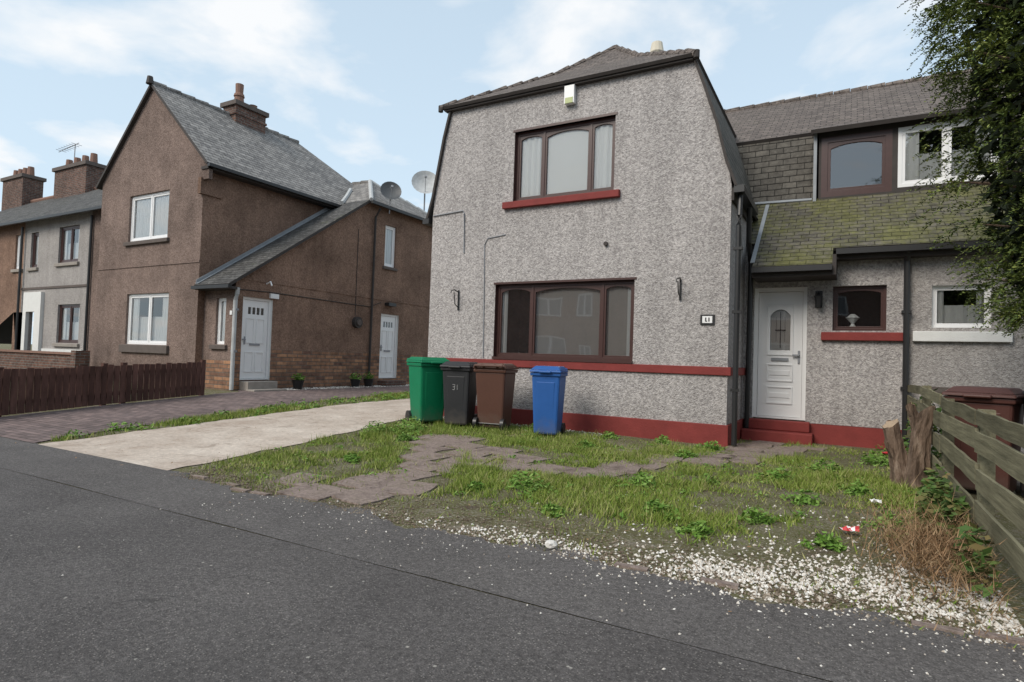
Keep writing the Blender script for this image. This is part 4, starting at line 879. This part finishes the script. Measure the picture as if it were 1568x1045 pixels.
# ================================================================ CONIFER TREE
tr=empty('conifer_tree',(1.95,6.6,0.1)); TX,TYY=1.95,6.6
mb=MB(); mb.tube([(TX,TYY,0),(TX,TYY,0.3),(TX-.02,TYY+.02,2),(TX,TYY,5),(TX,TYY,8.3)],[0.26,0.19,0.16,0.1,0.02],m_bark,12)
prof=lambda z:np.interp(z,[1.6,2.0,2.6,3.4,4.5,5.5,7,8.5],[0.45,0.85,1.08,1.22,1.30,1.30,0.95,0.15])
CL=[]
for i in range(560):
    z=random.uniform(1.75,8.3) if i%4==0 else random.uniform(1.75,6); a=random.uniform(0,6.283)
    r=float(prof(z))*random.uniform(0.62,1.07); CL.append((Vector((TX+math.cos(a)*r,TYY+math.sin(a)*r,z)),a,random.uniform(.10,.22)))
    if i%3==0:
        s=Vector((TX,TYY,z-0.35*r)); t=CL[-1][0]; mb.tube([s,s.lerp(t,.5)+Vector((0,0,.08)),t],[0.03,0.016,0.005],m_bark,4,False)
mb.done('trunk_and_limbs',tr)
L=[]
for c,a,cr in CL:
    nf=13
    for f in range(nf):
        o=np.array(c)+rng.normal(size=3)*cr*0.55
        aa=a+rng.normal()*0.8; dr=np.array([math.cos(aa),math.sin(aa),rng.normal()*0.35-0.05]); dr/=np.linalg.norm(dr); ln=rng.uniform(0.12,0.24)
        sd=np.cross(dr,np.array([rng.normal()*.5,rng.normal()*.5,1.0])); sd/=np.linalg.norm(sd)
        n=22; t=np.linspace(0.02,1,n); sg=np.where(np.arange(n)%2==0,1.0,-1.0)
        base=o+dr*ln*t[:,None]; base[:,2]-=0.09*t**2
        dirn=dr*0.75+sd*sg[:,None]*0.75+rng.normal(size=(n,3))*0.22; dirn/=np.linalg.norm(dirn,axis=1)[:,None]
        sl=(rng.uniform(0.028,0.055,n)*(1.15-0.6*t))[:,None]; w=np.cross(dirn,np.array([0,0,1.0])+rng.normal(size=(n,3))*0.5); w/=np.linalg.norm(w,axis=1)[:,None]; w=w*rng.uniform(0.005,0.009,n)[:,None]
        L.append(np.stack([base,base+dirn*sl*0.55+w,base+dirn*sl,base+dirn*sl*0.55-w],1))
fo=npmesh('foliage',np.concatenate(L).reshape(-1,3),4,m_conif); fo.parent=tr; fo.matrix_parent_inverse=Matrix.Translation(tr.location).inverted()
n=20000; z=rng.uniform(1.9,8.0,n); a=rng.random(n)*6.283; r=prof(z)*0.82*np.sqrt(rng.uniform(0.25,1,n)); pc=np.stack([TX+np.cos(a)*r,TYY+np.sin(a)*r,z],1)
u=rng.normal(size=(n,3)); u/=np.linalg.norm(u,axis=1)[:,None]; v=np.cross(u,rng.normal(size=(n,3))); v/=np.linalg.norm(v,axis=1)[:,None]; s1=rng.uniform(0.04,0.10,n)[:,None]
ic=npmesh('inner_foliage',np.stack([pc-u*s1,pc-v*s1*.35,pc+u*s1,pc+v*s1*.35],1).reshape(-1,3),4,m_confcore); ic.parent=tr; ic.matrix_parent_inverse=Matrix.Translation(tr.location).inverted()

D=[]
for i in range(5200):
    cx,cy=rng.normal(0.50,0.17),rng.normal(4.65,0.42)
    if cx>0.72: cx=0.72-abs(rng.normal(0,.06))
    z=zg(cx,cy); a=rng.random()*6.28; l=rng.uniform(0.05,0.2); zz0=z+abs(rng.normal(0,.10)); d=np.array([math.cos(a)*l*.7,math.sin(a)*l*.7,rng.uniform(-.1,.8)*l]); p=np.array([cx,cy,zz0]); w=np.array([-math.sin(a),math.cos(a),0])*0.0025
    D.append(np.stack([p-w,p+w,p+d]))
npmesh('dry_shrub',np.concatenate(D).reshape(-1,3),3,m_dry)
Q=[leaves((0.60,5.3,0.15),(0.17,0.5,0.36),600,0.036),leaves((0.64,4.3,0.10),(0.10,0.35,0.3),220,0.036),leaves((0.66,6.1,0.12),(0.12,0.5,0.38),300,0.032),leaves((0.9,8.9,0.2),(0.3,0.6,0.9),700,0.04)]
npmesh('bramble_bush',np.concatenate(Q).reshape(-1,3),4,leafmat('bramble_leaves',[(0.035,0.07,0.02),(0.08,0.15,0.035),(0.18,0.14,0.06)],3))
for i,(x,y) in enumerate(((-12.55,11.0),(-12.55,13.1),(-12.6,13.7))):
    e=empty('plant_pot',(x,y,zg(x,y))); mb=MB(); mb.tube([(0,0,0),(0,0,0.22),(0,0,0.25)],[0.10,0.15,0.16],m_black,14); o=mb.done('pot'); o.parent=e
    lf=npmesh('plant',leaves((0,0,0.25),(0.18,0.18,0.2),120,0.04).reshape(-1,3),4,m_weed); lf.parent=e
bt=npmesh('background_tree',np.concatenate([leaves((-14.2+random.gauss(0,.8),22+random.gauss(0,.8),random.uniform(5.5,8.3)),(.7,.7,.6),500,0.09,1,False) for i in range(16)]).reshape(-1,3),4,m_conif)
btt=MB(); btt.tube([(-14.2,22,0),(-14.2,22,6.5)],[0.25,0.1],m_bark); o=btt.done('background_tree_trunk'); o.parent=bt

# ================================================================ LIGHT / SKY / CAMERA
EL=40; AZ=200
w=bpy.data.worlds.new("World"); scene.world=w; w.use_nodes=True; nt=w.node_tree; nt.nodes.clear()
out=nt.nodes.new('ShaderNodeOutputWorld'); bg=nt.nodes.new('ShaderNodeBackground'); bg.inputs[1].default_value=0.15
sk=nt.nodes.new('ShaderNodeTexSky'); sk.sky_type='NISHITA'; sk.sun_disc=False; sk.sun_elevation=math.radians(EL); sk.sun_rotation=math.radians(AZ); sk.air_density=1.0; sk.dust_density=1.5; sk.ozone_density=1.5
tc=nt.nodes.new('ShaderNodeTexCoord'); sp=nt.nodes.new('ShaderNodeSeparateXYZ'); nt.links.new(tc.outputs['Generated'],sp.inputs[0])
ad=nt.nodes.new('ShaderNodeMath'); ad.operation='ADD'; ad.inputs[1].default_value=0.12; nt.links.new(sp.outputs[2],ad.inputs[0])
ab=nt.nodes.new('ShaderNodeMath'); ab.operation='MAXIMUM'; ab.inputs[1].default_value=0.05; nt.links.new(ad.outputs[0],ab.inputs[0])
cb=nt.nodes.new('ShaderNodeCombineXYZ')
for i in range(2):
    dv=nt.nodes.new('ShaderNodeMath'); dv.operation='DIVIDE'; nt.links.new(sp.outputs[i],dv.inputs[0]); nt.links.new(ab.outputs[0],dv.inputs[1]); nt.links.new(dv.outputs[0],cb.inputs[i])
ns=nt.nodes.new('ShaderNodeTexNoise'); ns.inputs['Scale'].default_value=1.9; ns.inputs['Detail'].default_value=6; ns.inputs['Roughness'].default_value=0.52; ns.inputs['Distortion'].default_value=0.2; nt.links.new(cb.outputs[0],ns.inputs['Vector'])
rp=nt.nodes.new('ShaderNodeValToRGB'); rp.color_ramp.elements[0].position=0.49; rp.color_ramp.elements[0].color=(0,0,0,1); rp.color_ramp.elements[1].position=0.64; rp.color_ramp.elements[1].color=(0.95,0.95,0.95,1); nt.links.new(ns.outputs[0],rp.inputs[0])
hr=nt.nodes.new('ShaderNodeMapRange'); hr.inputs[1].default_value=0.0; hr.inputs[2].default_value=0.6; hr.inputs[3].default_value=0.92; hr.inputs[4].default_value=0.68; nt.links.new(sp.outputs[2],hr.inputs[0])
hz=nt.nodes.new('ShaderNodeMix'); hz.data_type='RGBA'; nt.links.new(hr.outputs[0],hz.inputs[0]); nt.links.new(sk.outputs[0],hz.inputs[6]); hz.inputs[7].default_value=(4.9,6.0,6.85,1)
mx=nt.nodes.new('ShaderNodeMix'); mx.data_type='RGBA'; nt.links.new(rp.outputs[0],mx.inputs[0]); nt.links.new(hz.outputs[2],mx.inputs[6]); mx.inputs[7].default_value=(6.5,6.6,6.7,1)
nt.links.new(mx.outputs[2],bg.inputs[0]); nt.links.new(bg.outputs[0],out.inputs[0])
sl=bpy.data.lights.new('sun','SUN'); sl.energy=2.7; sl.angle=math.radians(30); sl.color=(1,0.92,0.81); so=bpy.data.objects.new('sun',sl); COL.objects.link(so)
az=math.radians(AZ); el=math.radians(EL); dv=Vector((math.sin(az)*math.cos(el),math.cos(az)*math.cos(el),math.sin(el))); so.rotation_euler=dv.to_track_quat('Z','Y').to_euler()
cam=bpy.data.cameras.new('camera'); cam.sensor_width=36; cam.lens=36*919/1568; cam.clip_end=2000; cam.clip_start=0.05
co=bpy.data.objects.new('camera',cam); COL.objects.link(co)
Rm=Matrix.Rotation(math.radians(29.3),4,'Z')@Matrix.Rotation(math.radians(91.75),4,'X')@Matrix.Rotation(math.radians(1.9),4,'Z')
co.matrix_world=Matrix.Translation((0,0,H))@Rm; scene.camera=co
scene.view_settings.view_transform='Standard'; scene.view_settings.look='None'; scene.view_settings.exposure=0
